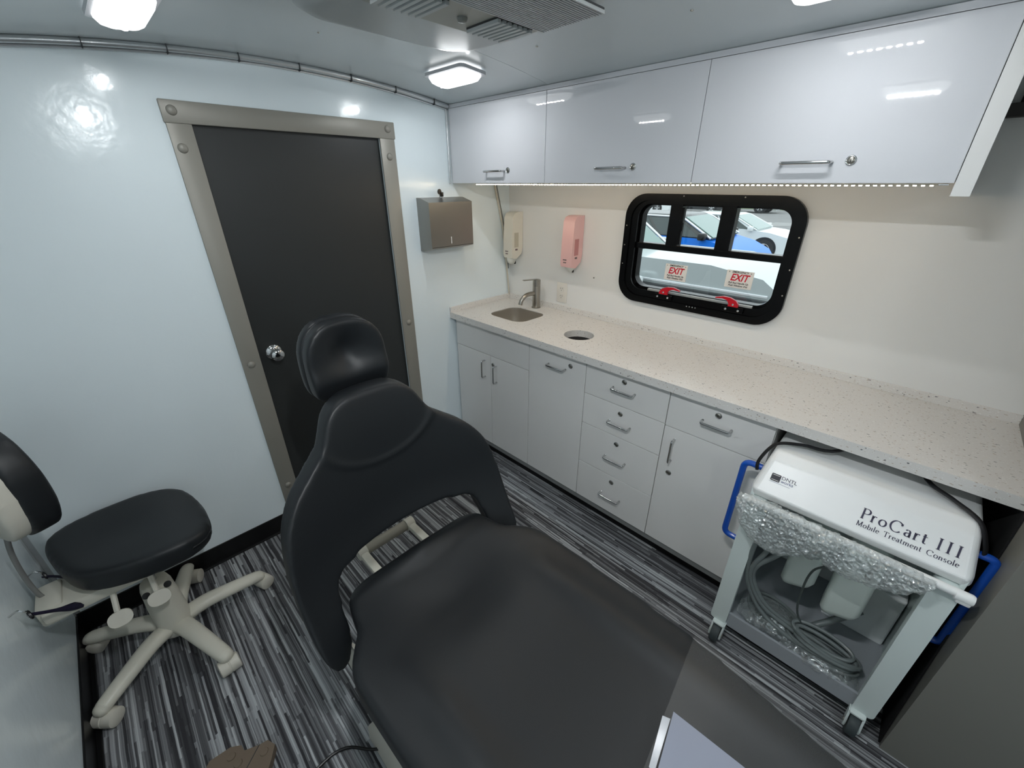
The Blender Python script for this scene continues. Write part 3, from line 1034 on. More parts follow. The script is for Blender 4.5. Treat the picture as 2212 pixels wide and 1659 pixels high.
# ------------------------------------------------------------------ roof air conditioner
ac = thing('air_conditioner', (1.09, -1.21, 1.94), 'grey plastic roof air conditioner with louvres in the middle of the ceiling', 'air conditioner')
bm = B()
lp = []
ax0, ax1, ay0, ay1 = .747, 1.298, -1.462, -.946
for ins, z, r in ((.0, 2.004, .09), (-.004, 1.985, .09), (.0, 1.962, .09), (.018, 1.950, .085), (.04, 1.946, .075)):
    pl_ = rrect(ax0 + ins, ax1 - ins, ay0 + ins, ay1 - ins, r, 8)
    lp.append([bm.verts.new((p[0], p[1], z)) for p in pl_])
for A, Dn in zip(lp, lp[1:]):
    for q in range(len(A)): bm.faces.new((A[q], A[(q + 1) % len(A)], Dn[(q + 1) % len(A)], Dn[q]))
bm.faces.new(lp[-1]); bm.faces.new(lp[0])
put('shroud', bm, ACP, ac, smooth=True)
bm = B(); prism(bm, rrect(.975, 1.115, -1.40, -.995, .02, 4), 'z', 1.938, 1.947); bev(bm, .002, 2, .8)
cp = put('control_panel', bm, ACP2, ac)
def louvre(x0, x1, y0, y1, n, along):
    bm = B(); prism(bm, rrect(x0, x1, y0, y1, .012, 4), 'z', 1.9355, 1.9385)
    lv = put('louvre', bm, ACD, ac)
    for k in range(n):
        if along == 'y':
            a = x0 + (x1 - x0) * (k + .5) / n; h = (x1 - x0) / n * .27
            pts = (a - h, a + h, y0 + .004, y1 - .004)
        else:
            a = y0 + (y1 - y0) * (k + .5) / n; h = (y1 - y0) / n * .27
            pts = (x0 + .004, x1 - .004, a - h, a + h)
        b2 = B(); box(b2, pts[0], pts[1], pts[2], pts[3], 1.929, 1.9365)
        put('slat', b2, ACP, lv)
louvre(.992, 1.108, -1.135, -1.015, 7, 'x')
louvre(.992, 1.108, -1.385, -1.262, 7, 'x')
louvre(1.124, 1.300, -1.40, -1.0, 24, 'y')
bm = B(); lathe(bm, [(.012, 0), (.012, -.003), (.009, -.008), (.004, -.009)], (1.045, -1.185, 1.938), n=18)
put('knob', bm, mat('dim_knob', rgb(120, 122, 118), .4), ac, smooth=True)
for x, y in ((.425, -1.232), (1.34, -.694), (.86, -.73)):
    bm = B(); lathe(bm, [(.004, 0), (.0035, -.002), (.001, -.003)], (x, y, zc(y)), n=10)
    tag(put('ceiling_screw', bm, STEEL, smooth=True), 'tiny screw head on the bare ceiling panel ' + ('near the arched moulding' if x < .5 else ('above the overhead cabinet handle' if x > 1 else 'between the air conditioner and the cabinets')), 'screw')

# ------------------------------------------------------------------ treatment chair
CY = -1.45
ch = thing('treatment_chair', (1.45, CY, 0), 'large black vinyl treatment chair with a winged backrest and round headrest', 'chair')
def cubic_closed(half):
    """mirror a half outline given from top centre to bottom centre, smooth it"""
    pts = [Vector((u, v, 0)) for u, v in half] + [Vector((-u, v, 0)) for u, v in half[::-1] if abs(u) > 1e-6]
    return [(p.x, p.y) for p in smoothpath(pts, 4, closed=True)]
back_half = [(0, 1.035), (.085, 1.028), (.140, .995), (.168, .945), (.192, .905), (.240, .868), (.300, .825), (.345, .765), (.368, .69), (.379, .60), (.381, .50), (.377, .43), (.362, .388), (.336, .370), (.308, .378), (.290, .415), (.281, .48), (.267, .54), (.235, .562), (.16, .57), (.08, .573), (0, .574)]
def map_back(u, v, w):
    x = .79 + (1.03 - v) * .22 + .75 * u * u + max(0, .68 - v) ** 2 * .85
    # raised lumbar lens in the upper half, with a soft seam arc
    r = math.hypot(u / .20, (v - .955) / .155)
    x += .010 * gz(max(r - 0, 0), .9) + .0045 * gz(r - 1.0, .05) * (1 if v < .97 else 0)
    return (x + w, CY + u, v)
pad('backrest', cubic_closed(back_half), .036, map_back, BLACKV, ch, .0085, 14)
hr_half = [(0, .135), (.060, .128), (.102, .098), (.124, .05), (.128, -.01), (.124, -.07), (.110, -.105), (.06, -.118), (0, -.120)]
def map_head(u, v, w):
    x = .700 + .10 * (v - .0) * 0.15 + w + .9 * u * u
    if w > 0:
        x -= .030 * gz(math.hypot(u / .8, v - .030), .062)
        x += .014 * gz(v + .045, .04)
    return (x, CY + u, 1.098 + v)
pad('headrest_cushion', cubic_closed(hr_half), .030, map_head, BLACKV, ch, .008, 10)
def map_shell(u, v, w):
    return (.655 + w + .9 * u * u, CY + u * 1.0, 1.098 + v)
pad('headrest_back', cubic_closed([(u * 1.02, v * 1.01) for u, v in hr_half]), .024, map_shell, BLACKV, ch, .009, 8)
seat_half = [(.985, 0), (.985, .14), (.992, .215), (1.025, .258), (1.08, .272), (1.13, .283), (1.185, .322), (1.25, .350), (1.40, .352), (1.60, .345), (1.83, .328), (2.10, .287), (2.32, .250), (2.40, .20), (2.42, .10), (2.42, 0)]
def seat_outline():
    pts = [Vector((x, y, 0)) for x, y in seat_half] + [Vector((x, -y, 0)) for x, y in seat_half[::-1] if y > 1e-6]
    return [(p.x, p.y) for p in smoothpath(pts, 4, closed=True)]
def map_seat(x, u, w):
    zt_ = .478 + .05 * min(max((x - 1.0) / .8, 0), 1) + .02 * max(x - 1.8, 0)
    if w > 0:
        zt_ += -.036 * gz(math.hypot((x - 1.22) / 1.0, u / 1.25), .15)
        zt_ += .030 * gz(x - 1.03, .04) * (1 - min(1, abs(u) / .3))
        k = min(max((x - 1.27) / .2, 0), 1)
        zt_ += k * .012 * gz(abs(u) - .235, .045) - k * .014 * gz(u, .18)
    return (x, CY + u, zt_ - .036 + w)
pad('seat', seat_outline(), .044, map_seat, BLACKV, ch, .010, 16)
# frame under the cushions
bm = B()
box(bm, 1.05, 2.3, CY - .22, CY + .22, .385, .405, .004)
put('seat_pan', bm, BEIGE, ch)
bm = B()
tube(bm, [(.71, CY - .075, .30), (.71, CY + .125, .30)], .022, 12)
put('cross_bar', bm, mat('dim_beige_bar', rgb(150, 146, 134), .45), ch, smooth=True)
for dy in (-.085, .130):
    bm = B()
    box(bm, .70, 1.25, CY + dy - .016, CY + dy + .016, .286, .312, .006)
    lathe(bm, [(.026, -.018), (.026, .018)], (.712, CY + dy, .30), (0, 1, 0), 16)
    put('support_arm', bm, BEIGE, ch, smooth=True)
bm = B(); lathe(bm, [(.004, 0), (.018, .004), (.022, .02), (.018, .05), (.012, .07)], (.83, CY + .035, .27), (.8, 0, .3), 14)
put('adjuster_knob', bm, WHITEP, ch, smooth=True)
for s in (-1, 1):
    bm = B()
    prism(bm, [(.97, .20), (1.02, .33), (1.10, .39), (1.24, .40), (1.30, .37), (1.16, .25), (1.06, .14)], 'y', CY + s * .292 - .005, CY + s * .292 + .005)
    bev(bm, .002, 2, .5)
    bp_ = put('hinge_plate', bm, BEIGE2, ch, smooth=True)
    for q in range(2):
        bm = B(); lathe(bm, [(.009, 0), (.008, .005), (.003, .007)], (1.02 + .05 * q, CY + s * .298, .29 - .05 * q), (0, s, 0), 10)
        put('bolt', bm, STEEL, bp_, smooth=True)
# pedestal with flared side skirts
bm = B()
prism(bm, [(1.16, .0), (1.20, .17), (1.30, .30), (1.48, .385), (2.1, .385), (2.2, .2), (2.24, .0)], 'y', CY - .24, CY + .24)
bev(bm, .03, 3, .5)
put('pedestal', bm, BEIGE, ch, smooth=True)
for s in (-1, 1):
    bm = B()
    o_ = smoothpath([(1.14, 0), (1.17, .12), (1.25, .24), (1.38, .33), (1.6, .37), (1.9, .37)], 4)
    prism(bm, [(p[0], p[1]) for p in o_] + [(1.95, 0)], 'y', CY + s * .318 - .012, CY + s * .318 + .012)
    bev(bm, .005, 2, .6)
    put('side_skirt', bm, BEIGE2, ch, smooth=True)
bm = B(); box(bm, .9, 2.3, CY - .20, CY + .20, .001, .022, .006)
put('floor_plate', bm, BEIGE, ch)
# clear vinyl cover over the leg rest
def sheet(name, pts_uv, zf, m, parent, th=.0008, n=14, smooth=True):
    """thin draped sheet: quad grid spanned by four corners, height from zf(x,y)"""
    a, b_, c, d_ = [Vector((p[0], p[1], 0)) for p in pts_uv]
    bm = B()
    g = []
    for i in range(n + 1):
        row = []
        for j in range(n + 1):
            s, t = i / n, j / n
            p = a * (1 - s) * (1 - t) + b_ * s * (1 - t) + c * s * t + d_ * (1 - s) * t
            row.append(bm.verts.new((p.x, p.y, zf(p.x, p.y))))
        g.append(row)
    for i in range(n):
        for j in range(n):
            f = bm.faces.new((g[i][j], g[i + 1][j], g[i + 1][j + 1], g[i][j + 1])); f.smooth = True
    return put(name, bm, m, parent)
def leg_top(x, y):
    u = y - CY
    return .562 + .02 * max(x - 1.8, 0) - .25 * max(0, abs(u) - .22) ** 1.0 * .35
cv = thing('vinyl_cover', (2.05, CY, .56), 'clear vinyl sheet lying over the foot end of the treatment chair', 'cover')
sheet('clear_sheet', [(1.815, CY + .325), (2.42, CY + .25), (2.42, CY - .27), (1.86, CY - .05)], lambda x, y: leg_top(x, y) + .001 * math.sin(x * 40) , SHEETP, cv)
sheet('folded_edge', [(1.842, -1.368), (1.864, -1.47), (1.876, -1.47), (1.857, -1.362)], lambda x, y: leg_top(x, y) + .004, mat('bright_crease', rgb(176, 180, 186), .15), cv, n=4)
pp = thing('paper_sheet', (2.0, -1.40, .57), 'pale lavender paper slipped under the clear cover at the chair foot', 'paper')
bm = B()
q4 = [(1.856, -1.346), (2.40, -1.325), (2.40, -1.60), (1.880, -1.47)]
vs = [bm.verts.new((x, y, leg_top(x, y) + .0065)) for x, y in q4] + [bm.verts.new((x, y, leg_top(x, y) + .0072)) for x, y in q4]
bm.faces.new(vs[:4]); bm.faces.new(vs[4:])
for i in range(4): bm.faces.new((vs[i], vs[(i + 1) % 4], vs[4 + (i + 1) % 4], vs[4 + i]))
put('page', bm, PAPER, pp)

# black cable trailing from the chair over the carpet
bm = B(); tube(bm, smoothpath([(1.26, -1.72, .06), (1.19, -1.79, .03), (1.12, -1.84, .008), (1.10, -1.90, .006), (1.12, -1.99, .006), (1.2, -2.08, .006)], 6), .0045, 8)
tag(put('power_cord', bm, DARKM, smooth=True), 'thin black cord on the striped carpet beside the treatment chair', 'cord')

# tan rubber foot pedal at the lower edge
t = thing('foot_pedal', (.97, -2.10, 0), 'tan rubber pedal plate with round studs on the carpet at the bottom edge', 'pedal')
bm = B()
pe = [(.862, -2.155), (.868, -2.10), (.886, -2.075), (.908, -2.072), (.925, -2.035), (.93, -2.012), (.958, -2.000), (.99, -2.02), (1.03, -2.05), (1.14, -2.12), (1.08, -2.25), (.95, -2.24)]
prism(bm, pe, 'z', .001, .028); bev(bm, .005, 2, .3)
pb = put('pedal_body', bm, TAN, t, smooth=True)
for x, y in ((.897, -2.105), (.930, -2.095), (.955, -2.030), (.95, -2.15)):
    bm = B(); lathe(bm, [(.012, 0), (.011, .003), (.004, .004)], (x, y, .028), n=14)
    put('stud', bm, TAN, pb, smooth=True)
bm = B(); tube(bm, [(.925, -2.035, .0282), (.985, -2.11, .0282)], .0013, 6)
put('seam_line', bm, SEAM, pb)

# ------------------------------------------------------------------ operator stool
SXc, SYc = .3035, -2.134
st = thing('stool', (SXc, SYc, 0), 'operator stool with black seat and backrest on a cream five star base', 'stool')
bm = B()
lathe(bm, [(.048, .052), (.056, .062), (.057, .085), (.054, .11), (.052, .2), (.046, .29), (.040, .312), (.028, .318)], (SXc, SYc, 0), n=28)
put('column', bm, BEIGE, st, smooth=True)
ang = [math.radians(20 + 72 * k) for k in range(5)]
for a in ang:
    dx, dy = math.cos(a), math.sin(a)
    bm = B()
    P_ = [(SXc + dx * .02, SYc + dy * .02, .085), (SXc + dx * .10, SYc + dy * .10, .098), (SXc + dx * .20, SYc + dy * .20, .086), (SXc + dx * .275, SYc + dy * .275, .074), (SXc + dx * .290, SYc + dy * .290, .070)]
    sp = smoothpath(P_, 4)
    rr = [.034 - .010 * (i / (len(sp) - 1)) for i in range(len(sp))]
    rr = rr[:-1]; sp = sp[:-1]
    for d_, q_ in ((.298, 1.0), (.306, .82), (.311, .52), (.313, .15)):
        sp.append(Vector((SXc + dx * d_, SYc + dy * d_, .068))); rr.append(.024 * q_)
    tube(bm, sp, rr, 14, flat=.82, up=(0, 0, 1))
    lg = put('base_leg', bm, BEIGE, st, smooth=True)
    cx, cy = SXc + dx * .290, SYc + dy * .290
    # twin wheel caster under a hood
    tx, ty = -dy, dx
    sw = .35 * math.sin(a * 3)
    ax_ = Vector((tx * math.cos(sw) + dx * math.sin(sw), ty * math.cos(sw) + dy * math.sin(sw), 0))
    c0 = Vector((cx, cy, .0304)) + ax_.cross(Vector((0, 0, 1))) * .012
    c0.x = max(c0.x, .046); c0.y = max(c0.y, -W + .044)
    bm = B()
    lathe(bm, [(.023, -.033), (.029, -.030), (.0302, -.003), (.028, -.001), (.028, .001), (.0302, .003), (.029, .030), (.023, .033)], c0, ax_, 20)
    ca = put('caster', bm, BEIGE2, lg, smooth=True)
bm = B(); lathe(bm, [(.012, .31), (.012, .40)], (SXc, SYc, 0), n=14)
put('gas_piston', bm, CHROME, st, smooth=True)
# openings in the top of the column
for dx_, dy_ in ((.0, .032), (.022, -.03)):
    bm = B(); lathe(bm, [(.0115, 0), (.0115, .002)], (SXc + .036 + dx_ * .3, SYc + dy_, .298), (1, .1, .5), 14)
    put('column_hole', bm, DARKM, st)
# seat
SCX, SCY = .245, -2.150
def superell(a, b_, n, k=40, egg=0.0, rot=0.0):
    out = []
    for i in range(k):
        t_ = 2 * PI * i / k
        c, s = math.cos(t_), math.sin(t_)
        x = a * math.copysign(abs(c) ** (2 / n), c); y = b_ * math.copysign(abs(s) ** (2 / n), s)
        x *= (1 + egg * y / b_)
        out.append((x * math.cos(rot) - y * math.sin(rot), x * math.sin(rot) + y * math.cos(rot)))
    return out
def map_st(u, v, w):
    z = .484 + w + .004 * (v / .2) - (.012 * gz(math.hypot(u, v + .02), .11) if w > 0 else 0) - (.018 * max(0, v / .2) ** 3 if w > 0 else 0)
    return (SCX + u, SCY + v, z)
st_poly = [(.13, -2.345), (.27, -2.318), (.385, -2.262), (.448, -2.14), (.462, -2.01), (.42, -1.94), (.33, -1.920), (.2, -1.928), (.09, -1.965), (.045, -2.05), (.035, -2.18), (.06, -2.30)]
st_out = [(p.x - SCX, p.y - SCY) for p in smoothpath([Vector((x, y, 0)) for x, y in st_poly], 4, closed=True)]
pad('seat', st_out, .042, map_st, BLACKV, st, .0085, 14)
bm = B()
o1 = [(x * .90, y * .90) for x, y in st_out]
NO = len(o1)
rings = []
for s, z in ((1.0, .462), (1.0, .446), (.93, .434), (.6, .424)):
    rings.append([bm.verts.new((SCX + x * s, SCY + y * s, z)) for x, y in o1])
for A, Dn in zip(rings, rings[1:]):
    for q in range(NO): bm.faces.new((A[q], A[(q + 1) % NO], Dn[(q + 1) % NO], Dn[q]))
bm.faces.new(rings[0]); bm.faces.new(rings[-1])
put('seat_shell', bm, BEIGE2, st, smooth=True)
bm = B(); box(bm, .20, .36, -2.385, -2.06, .375, .421, .012); box(bm, .215, .345, -2.395, -2.33, .36, .43, .012)
put('tilt_mechanism', bm, BEIGE, st, smooth=True)
# paddle levers
for px_, py_, pz_, dx_, dy_ in ((.335, -2.225, .392, .05, -.01), (.335, -2.13, .395, .05, .0)):
    bm = B()
    tube(bm, [(px_, py_, pz_), (px_ + dx_ * .5, py_ + dy_ * .5, pz_ - .03), (px_ + dx_, py_ + dy_, pz_ - .065)], .0085, 8)
    b2 = B()
    prism(b2, superell(.026, .032, 2.4, 20), 'z', -.004, .004); bev(b2, .002, 2, .6)
    bmesh.ops.transform(b2, matrix=Matrix.Translation((px_ + dx_ + .012, py_ + dy_, pz_ - .088)) @ Matrix.Rotation(math.radians(62), 4, 'Y'), verts=b2.verts)
    join(bm, b2)
    put('paddle_lever', bm, BEIGE2, st, smooth=True)
# backrest
BX, BY = .268, -2.302
BR = math.radians(24)
def map_sb(u, v, w):
    f_ = w * 1.0 + (.016 * max(0, 1 - (u / .17) ** 2 - (v / .17) ** 2) if w > 0 else 0)
    return (BX + u * math.cos(BR) - f_ * math.sin(BR), BY + u * math.sin(BR) + f_ * math.cos(BR), .845 + v)
pad('backrest', superell(.142, .172, 2.3, egg=-.03), .034, map_sb, BLACKV, st, .0085, 14)
def map_sh(u, v, w):
    f_ = -.050 + w + .3 * u * u + .4 * v * v
    return (BX + u * math.cos(BR) - f_ * math.sin(BR), max(BY + u * math.sin(BR) + f_ * math.cos(BR), -W + .006), .842 + v)
pad('backrest_shell', superell(.136, .160, 2.3), .030, map_sh, BEIGE2, st, .0085, 8)
bm = B()
tube(bm, smoothpath([(.275, -2.350, .72), (.275, -2.372, .62), (.275, -2.380, .50), (.275, -2.372, .42), (.275, -2.34, .40)], 6), .0065, 10, flat=.5, up=(1, 0, 0))
put('back_post', bm, mat('dull_grey_post', rgb(150, 150, 148), .35, metal=.6), st, smooth=True)
# cords hooking the stool to the wall
t = thing('tie_down_cord', (.2, -2.38, .42), 'dark tie down cord with carabiner hooks holding the stool to the wall', 'cord')
bm = B()
tube(bm, smoothpath([(.165, -2.376, .425), (.20, -2.345, .43), (.26, -2.30, .432)], 6), .0042, 8)
put('upper_cord', bm, PURPLE, t, smooth=True)
bm = B()
sp = smoothpath([(.43, -2.376, .50), (.40, -2.345, .455), (.365, -2.315, .41), (.33, -2.27, .365), (.31, -2.20, .35), (.30, -2.15, .36)], 8)
rr = [.0048 + .008 * gz(i / len(sp) - .42, .12) for i in range(len(sp))]
tube(bm, sp, rr, 8)
put('lower_cord', bm, PURPLE, t, smooth=True)
for x, z in ((.165, .43), (.44, .508)):
    bm = B()
    tube(bm, smoothpath([(x, -2.404, z + .02), (x + .003, -2.385, z + .028), (x + .004, -2.372, z + .012), (x + .002, -2.374, z - .008)], 5), .0028, 6)
    hk = put('wall_hook', bm, CHROME, t, smooth=True)
    bm = B()
    tube(bm, smoothpath([(x - .010, -2.374, z + .004), (x + .004, -2.370, z + .010), (x + .014, -2.366, z - .004), (x + .002, -2.370, z - .014)], 5), .0042, 6)
    put('clip', bm, DARKM, hk, smooth=True)

# ------------------------------------------------------------------ mobile treatment cart
CX = 2.016
ca_ = thing('treatment_cart', (CX, -.42, 0), 'white mobile treatment cart with blue side handles parked under the worktop', 'cart')
yf, yb = -.650, -.16
# side walls with a front flange
for s in (-1, 1):
    bm = B()
    xo = CX + s * .252
    xi = CX + s * .197
    prof = rrect(.0, 1.0, 0, 1, .01, 1)
    a, b_ = min(xo, xi), max(xo, xi)
    prism(bm, rrect(a, b_, .082, .688, .016, 4), 'y', yf, yf + .030)
    xa, xb = (xo, xo - s * .012)
    box(bm, min(xa, xb), max(xa, xb), yf + .01, yb, .085, .715, .003)
    put('side_panel', bm, CARTW, ca_, smooth=True)
bm = B(); box(bm, CX - .24, CX + .24, yb - .008, yb, .10, .70)
put('back_panel', bm, CARTI, ca_)
bm = B(); box(bm, CX - .24, CX + .24, yf + .012, yb, .095, .107); box(bm, CX - .198, CX + .198, yf + .010, yf + .020, .072, .14, .002)
put('bottom_tray', bm, CARTG, ca_)
bm = B(); box(bm, CX + .05, CX + .235, -.36, -.18, .107, .34, .006)
put('rear_box', bm, CARTI, ca_)
bm = B(); box(bm, CX - .235, CX - .05, -.30, -.18, .22, .50, .006)
put('rear_box', bm, CARTI, ca_)
# hood
bm = B()
sec = [(-.638, .690), (-.648, .718), (-.578, .806), (-.545, .826), (-.18, .836), (-.15, .80), (-.15, .69)]
nsl = [(-.262, .90), (-.256, .97), (-.246, 1.0), (.246, 1.0), (.256, .97), (.262, .90)]
cy0, cz0 = -.40, .74
rings = []
for xo, s in nsl:
    rg = []
    for (y, z) in sec:
        taper = -abs(z - .69) * .16 * (1 if xo > 0 else -1)
        rg.append(bm.verts.new((CX + xo + taper, cy0 + (y - cy0) * (s if s < 1 else 1) * 1.0, cz0 + (z - cz0) * s if z > .70 else z)))
    rings.append(rg)
for A, Dn in zip(rings, rings[1:]):
    for q in range(len(sec)): bm.faces.new((A[q], A[(q + 1) % len(sec)], Dn[(q + 1) % len(sec)], Dn[q]))
bm.faces.new(rings[0]); bm.faces.new(rings[-1])
bmesh.ops.recalc_face_normals(bm, faces=bm.faces[:])
bev(bm, .0045, 2, .25)
hood = put('hood', bm, WHITEP, ca_, smooth=False)
# sloped front face frame
UPV = Vector((0, .070, .088)).normalized()
NRM = Vector((1, 0, 0)).cross(UPV)
def face_pt(x, t):
    return Vector((x, -.648, .718)) + UPV * t + NRM * .0012

# ---- serif lettering made from pen strokes
def arc(cx, cy, rx, ry, a0, a1, n=10):
    return [(cx + rx * math.cos(math.radians(a0 + (a1 - a0) * i / n)), cy + ry * math.sin(math.radians(a0 + (a1 - a0) * i / n))) for i in range(n + 1)]
def ser(x, y, w=.11):
    return [(x - w, y), (x + w, y)]
X_ = .60
GL = {
    'P': (.62, [[(.13, 0), (.13, 1)], ser(.13, 0.02), ser(.10, .98, .08), [(.13, .98), (.34, .98)] + arc(.34, .74, .24, .24, 90, -90) + [(.13, .50)]]),
    'r': (.42, [[(.10, 0), (.10, X_)], ser(.10, .02, .10), [(.02, X_ - .02), (.10, X_)], [(.10, .36)] + arc(.26, .42, .14, .17, 150, 50, 6)]),
    'o': (.62, [arc(.29, X_ / 2, .23, X_ / 2 - .01, 0, 360, 20)]),
    'C': (.92, [arc(.47, .5, .40, .50, 42, 318, 22), [(.78, .70), (.78, .90)], ]),
    'a': (.50, [arc(.22, .42, .15, .17, 150, 20, 6) + [(.37, .10)] + arc(.43, .08, .06, .07, 180, 300, 4), arc(.22, .17, .16, .16, 90, 360, 12) + [(.37, .30)], [(.22, .33), (.37, .36)]]),
    't': (.40, [[(.14, .82), (.14, .14)] + arc(.24, .14, .10, .12, 180, 310, 6), [(.02, X_), (.30, X_)]]),
    'I': (.42, [[(.17, 0), (.17, 1)], ser(.17, .02, .13), ser(.17, .98, .13)]),
    'M': (.98, [[(.12, 0), (.14, 1)], [(.14, 1), (.46, .05)], [(.46, .05), (.78, 1)], [(.78, 1), (.80, 0)], ser(.12, .02, .10), ser(.80, .02, .10), ser(.08, .98, .06), ser(.84, .98, .06)]),
    'b': (.58, [[(.10, 0), (.10, 1.02)], arc(.28, X_ / 2, .20, X_ / 2 - .01, 150, -150, 16)]),
    'i': (.28, [[(.10, 0), (.10, X_)], ser(.10, .02, .09), [(.085, .84), (.115, .84)]]),
    'l': (.28, [[(.10, 0), (.10, 1.02)], ser(.10, .02, .09)]),
    'e': (.54, [[(.06, .34), (.46, .34)] + arc(.26, X_ / 2, .20, X_ / 2 - .01, 10, 310, 18)]),
    'T': (.78, [[(.36, 0), (.36, 1)], ser(.36, .02, .12), [(.04, .98), (.68, .98)], [(.04, .98), (.04, .84)], [(.68, .98), (.68, .84)]]),
    'm': (.92, [[(.10, 0), (.10, X_)], ser(.10, .02, .09), [(.10, .42)] + arc(.27, .40, .15, .18, 150, 0, 8) + [(.42, 0)], ser(.42, .02, .08), [(.42, .42)] + arc(.59, .40, .15, .18, 150, 0, 8) + [(.74, 0)], ser(.75, .02, .08)]),
    'n': (.60, [[(.10, 0), (.10, X_)], ser(.10, .02, .09), [(.10, .42)] + arc(.27, .40, .15, .18, 150, 0, 8) + [(.42, 0)], ser(.43, .02, .08)]),
    's': (.44, [arc(.20, .45, .13, .13, 30, 250, 10) + arc(.19, .15, .15, .14, 70, -150, 10)]),
}
def pen(txt, M, size, gap, thick=.115, thin=.042, sx=1.0, space=.5):
    bm = B()
    x = 0
    for chh in txt:
        if chh == ' ':
            x += space * size; continue
        adv, strokes = GL[chh]
        for s in strokes:
            P_ = [Vector((x + p[0] * size * sx, p[1] * size, 0)) for p in s]
            Lf = []; Rt = []
            for i in range(len(P_)):
                d_ = P_[min(i + 1, len(P_) - 1)] - P_[max(i - 1, 0)]
                if d_.length < 1e-9: d_ = Vector((1, 0, 0))
                d_.normalize()
                wd = (thin + (thick - thin) * abs(d_.y) ** 1.3) * size / 2
                nn = Vector((-d_.y, d_.x, 0))
                Lf.append(P_[i] + nn * wd); Rt.append(P_[i] - nn * wd)
            for i in range(len(P_) - 1):
                bm.faces.new([bm.verts.new(M @ q) for q in (Lf[i], Rt[i], Rt[i + 1], Lf[i + 1])])
        x += (adv * sx + gap) * size
    return bm, x
def width(txt, size, gap, sx=1.0, space=.5):
    return sum(space * size if c == ' ' else (GL[c][0] * sx + gap) * size for c in txt)
def place(txt, x0, x1, t, size, m, thick, thin, sx=1.0):
    space = .55
    n_ = len(txt.replace(' ', ''))
    gap = (x1 - x0 - width(txt, size, 0, sx, space)) / (n_ * size)
    o_ = face_pt(x0, t)
    bm, _ = pen(txt, frame_matrix(o_, (1, 0, 0), UPV), size, gap, thick, thin, sx, space)
    return put('lettering', bm, m, hood, recalc=False)
place('ProCart', 2.032, 2.176, .044, .031, INK, .14, .05)
place('III', 2.189, 2.243, .044, .031, INK, .14, .05)
place('Mobile Treatment Console', 2.030, 2.240, .021, .0145, INK, .13, .06)
# maker badge: dark square with two white bars and two words
o_ = face_pt(1.800, .047)
bm = B()
Mb = frame_matrix(o_, (1, 0, 0), UPV)
prism(bm, rrect(0, .026, 0, .024, .003, 3), 'z', -.0004, .0004)
bmesh.ops.transform(bm, matrix=Mb, verts=bm.verts)
bd = put('badge', bm, mat('badge_black', rgb(36, 36, 46), .5), hood)
bm = B(); box(bm, .003, .023, .0035, .0046, .0004, .0008); box(bm, .003, .023, .0195, .0206, .0004, .0008)
bmesh.ops.transform(bm, matrix=Mb, verts=bm.verts)
put('badge_bar', bm, STICK, bd)
b2 = text_bm('DNTL', .0155, frame_matrix(face_pt(1.8275, .0600), (1, 0, 0), UPV), .0002, sx=1.05, align='LEFT')
put('lettering', b2, INK, hood, recalc=False)
b2 = text_bm('works', .0135, frame_matrix(face_pt(1.8290, .0500), (1, 0, 0), UPV), .0002, sx=1.0, align='LEFT')
put('lettering', b2, mat('blue_ink', rgb(56, 72, 120), .5), hood, recalc=False)
bm = B(); box(bm, -.001, .057, -.0035, -.0028, -.0003, .0003)
bmesh.ops.transform(bm, matrix=Mb, verts=bm.verts)
put('badge_rule', bm, mat('blue_ink', rgb(56, 72, 120), .5), hood)

# front rail with end caps
bm = B(); tube(bm, [(CX - .262, -.672, .690), (CX + .262, -.672, .690)], .0115, 14)
put('front_rail', bm, WHITEP, ca_, smooth=True)
bm = B(); lathe(bm, [(.006, -.002), (.0145, 0), (.0145, .030), (.012, .034)], (CX + .234, -.672, .686), (1, 0, 0), 16); box(bm, CX + .238, CX + .266, -.684, -.655, .668, .688, .004)
put('rail_end_cap', bm, WHITEP, ca_, smooth=True)
# blue side handles
for s, out in ((-1, .054), (1, .036)):
    xo = CX + s * .252
    bm = B()
    tube(bm, rounded_path([(xo, -.565, .752), (xo + s * out, -.565, .752), (xo + s * out, -.565, .425), (xo, -.565, .425)], .026, 6), .0105, 12)
    put('side_handle', bm, BLUE, ca_, smooth=True, label='bright blue tubular handle')
# casters
for x in (CX - .215, CX + .215):
    for y in (-.655, -.22):
        c0 = Vector((x, y - .012, .0372))
        bm = B()
        box(bm, x - .019, x + .019, y - .014, y + .026, .078, .086, .002)
        for s in (-1, 1):
            prism(bm, [(y + .024, .084), (y - .008, .084), (y - .030, .042), (y - .026, .024), (y - .006, .022), (y + .006, .040)], 'x', x + s * .019 - .003, x + s * .019 + .003)
        bev(bm, .0012, 1, .6)
        fk = put('caster_fork', bm, CARTW, ca_, smooth=True)
        bm = B()
        lathe(bm, [(.010, -.0135), (.0345, -.0135), (.037, -.009), (.037, .009), (.0345, .0135), (.010, .0135)], c0, (1, 0, 0), 24)
        put('wheel', bm, RUBBER, fk, smooth=True)
        bm = B(); lathe(bm, [(.008, -.024), (.008, .024)], c0, (1, 0, 0), 12)
        put('axle', bm, STEEL, fk, smooth=True)
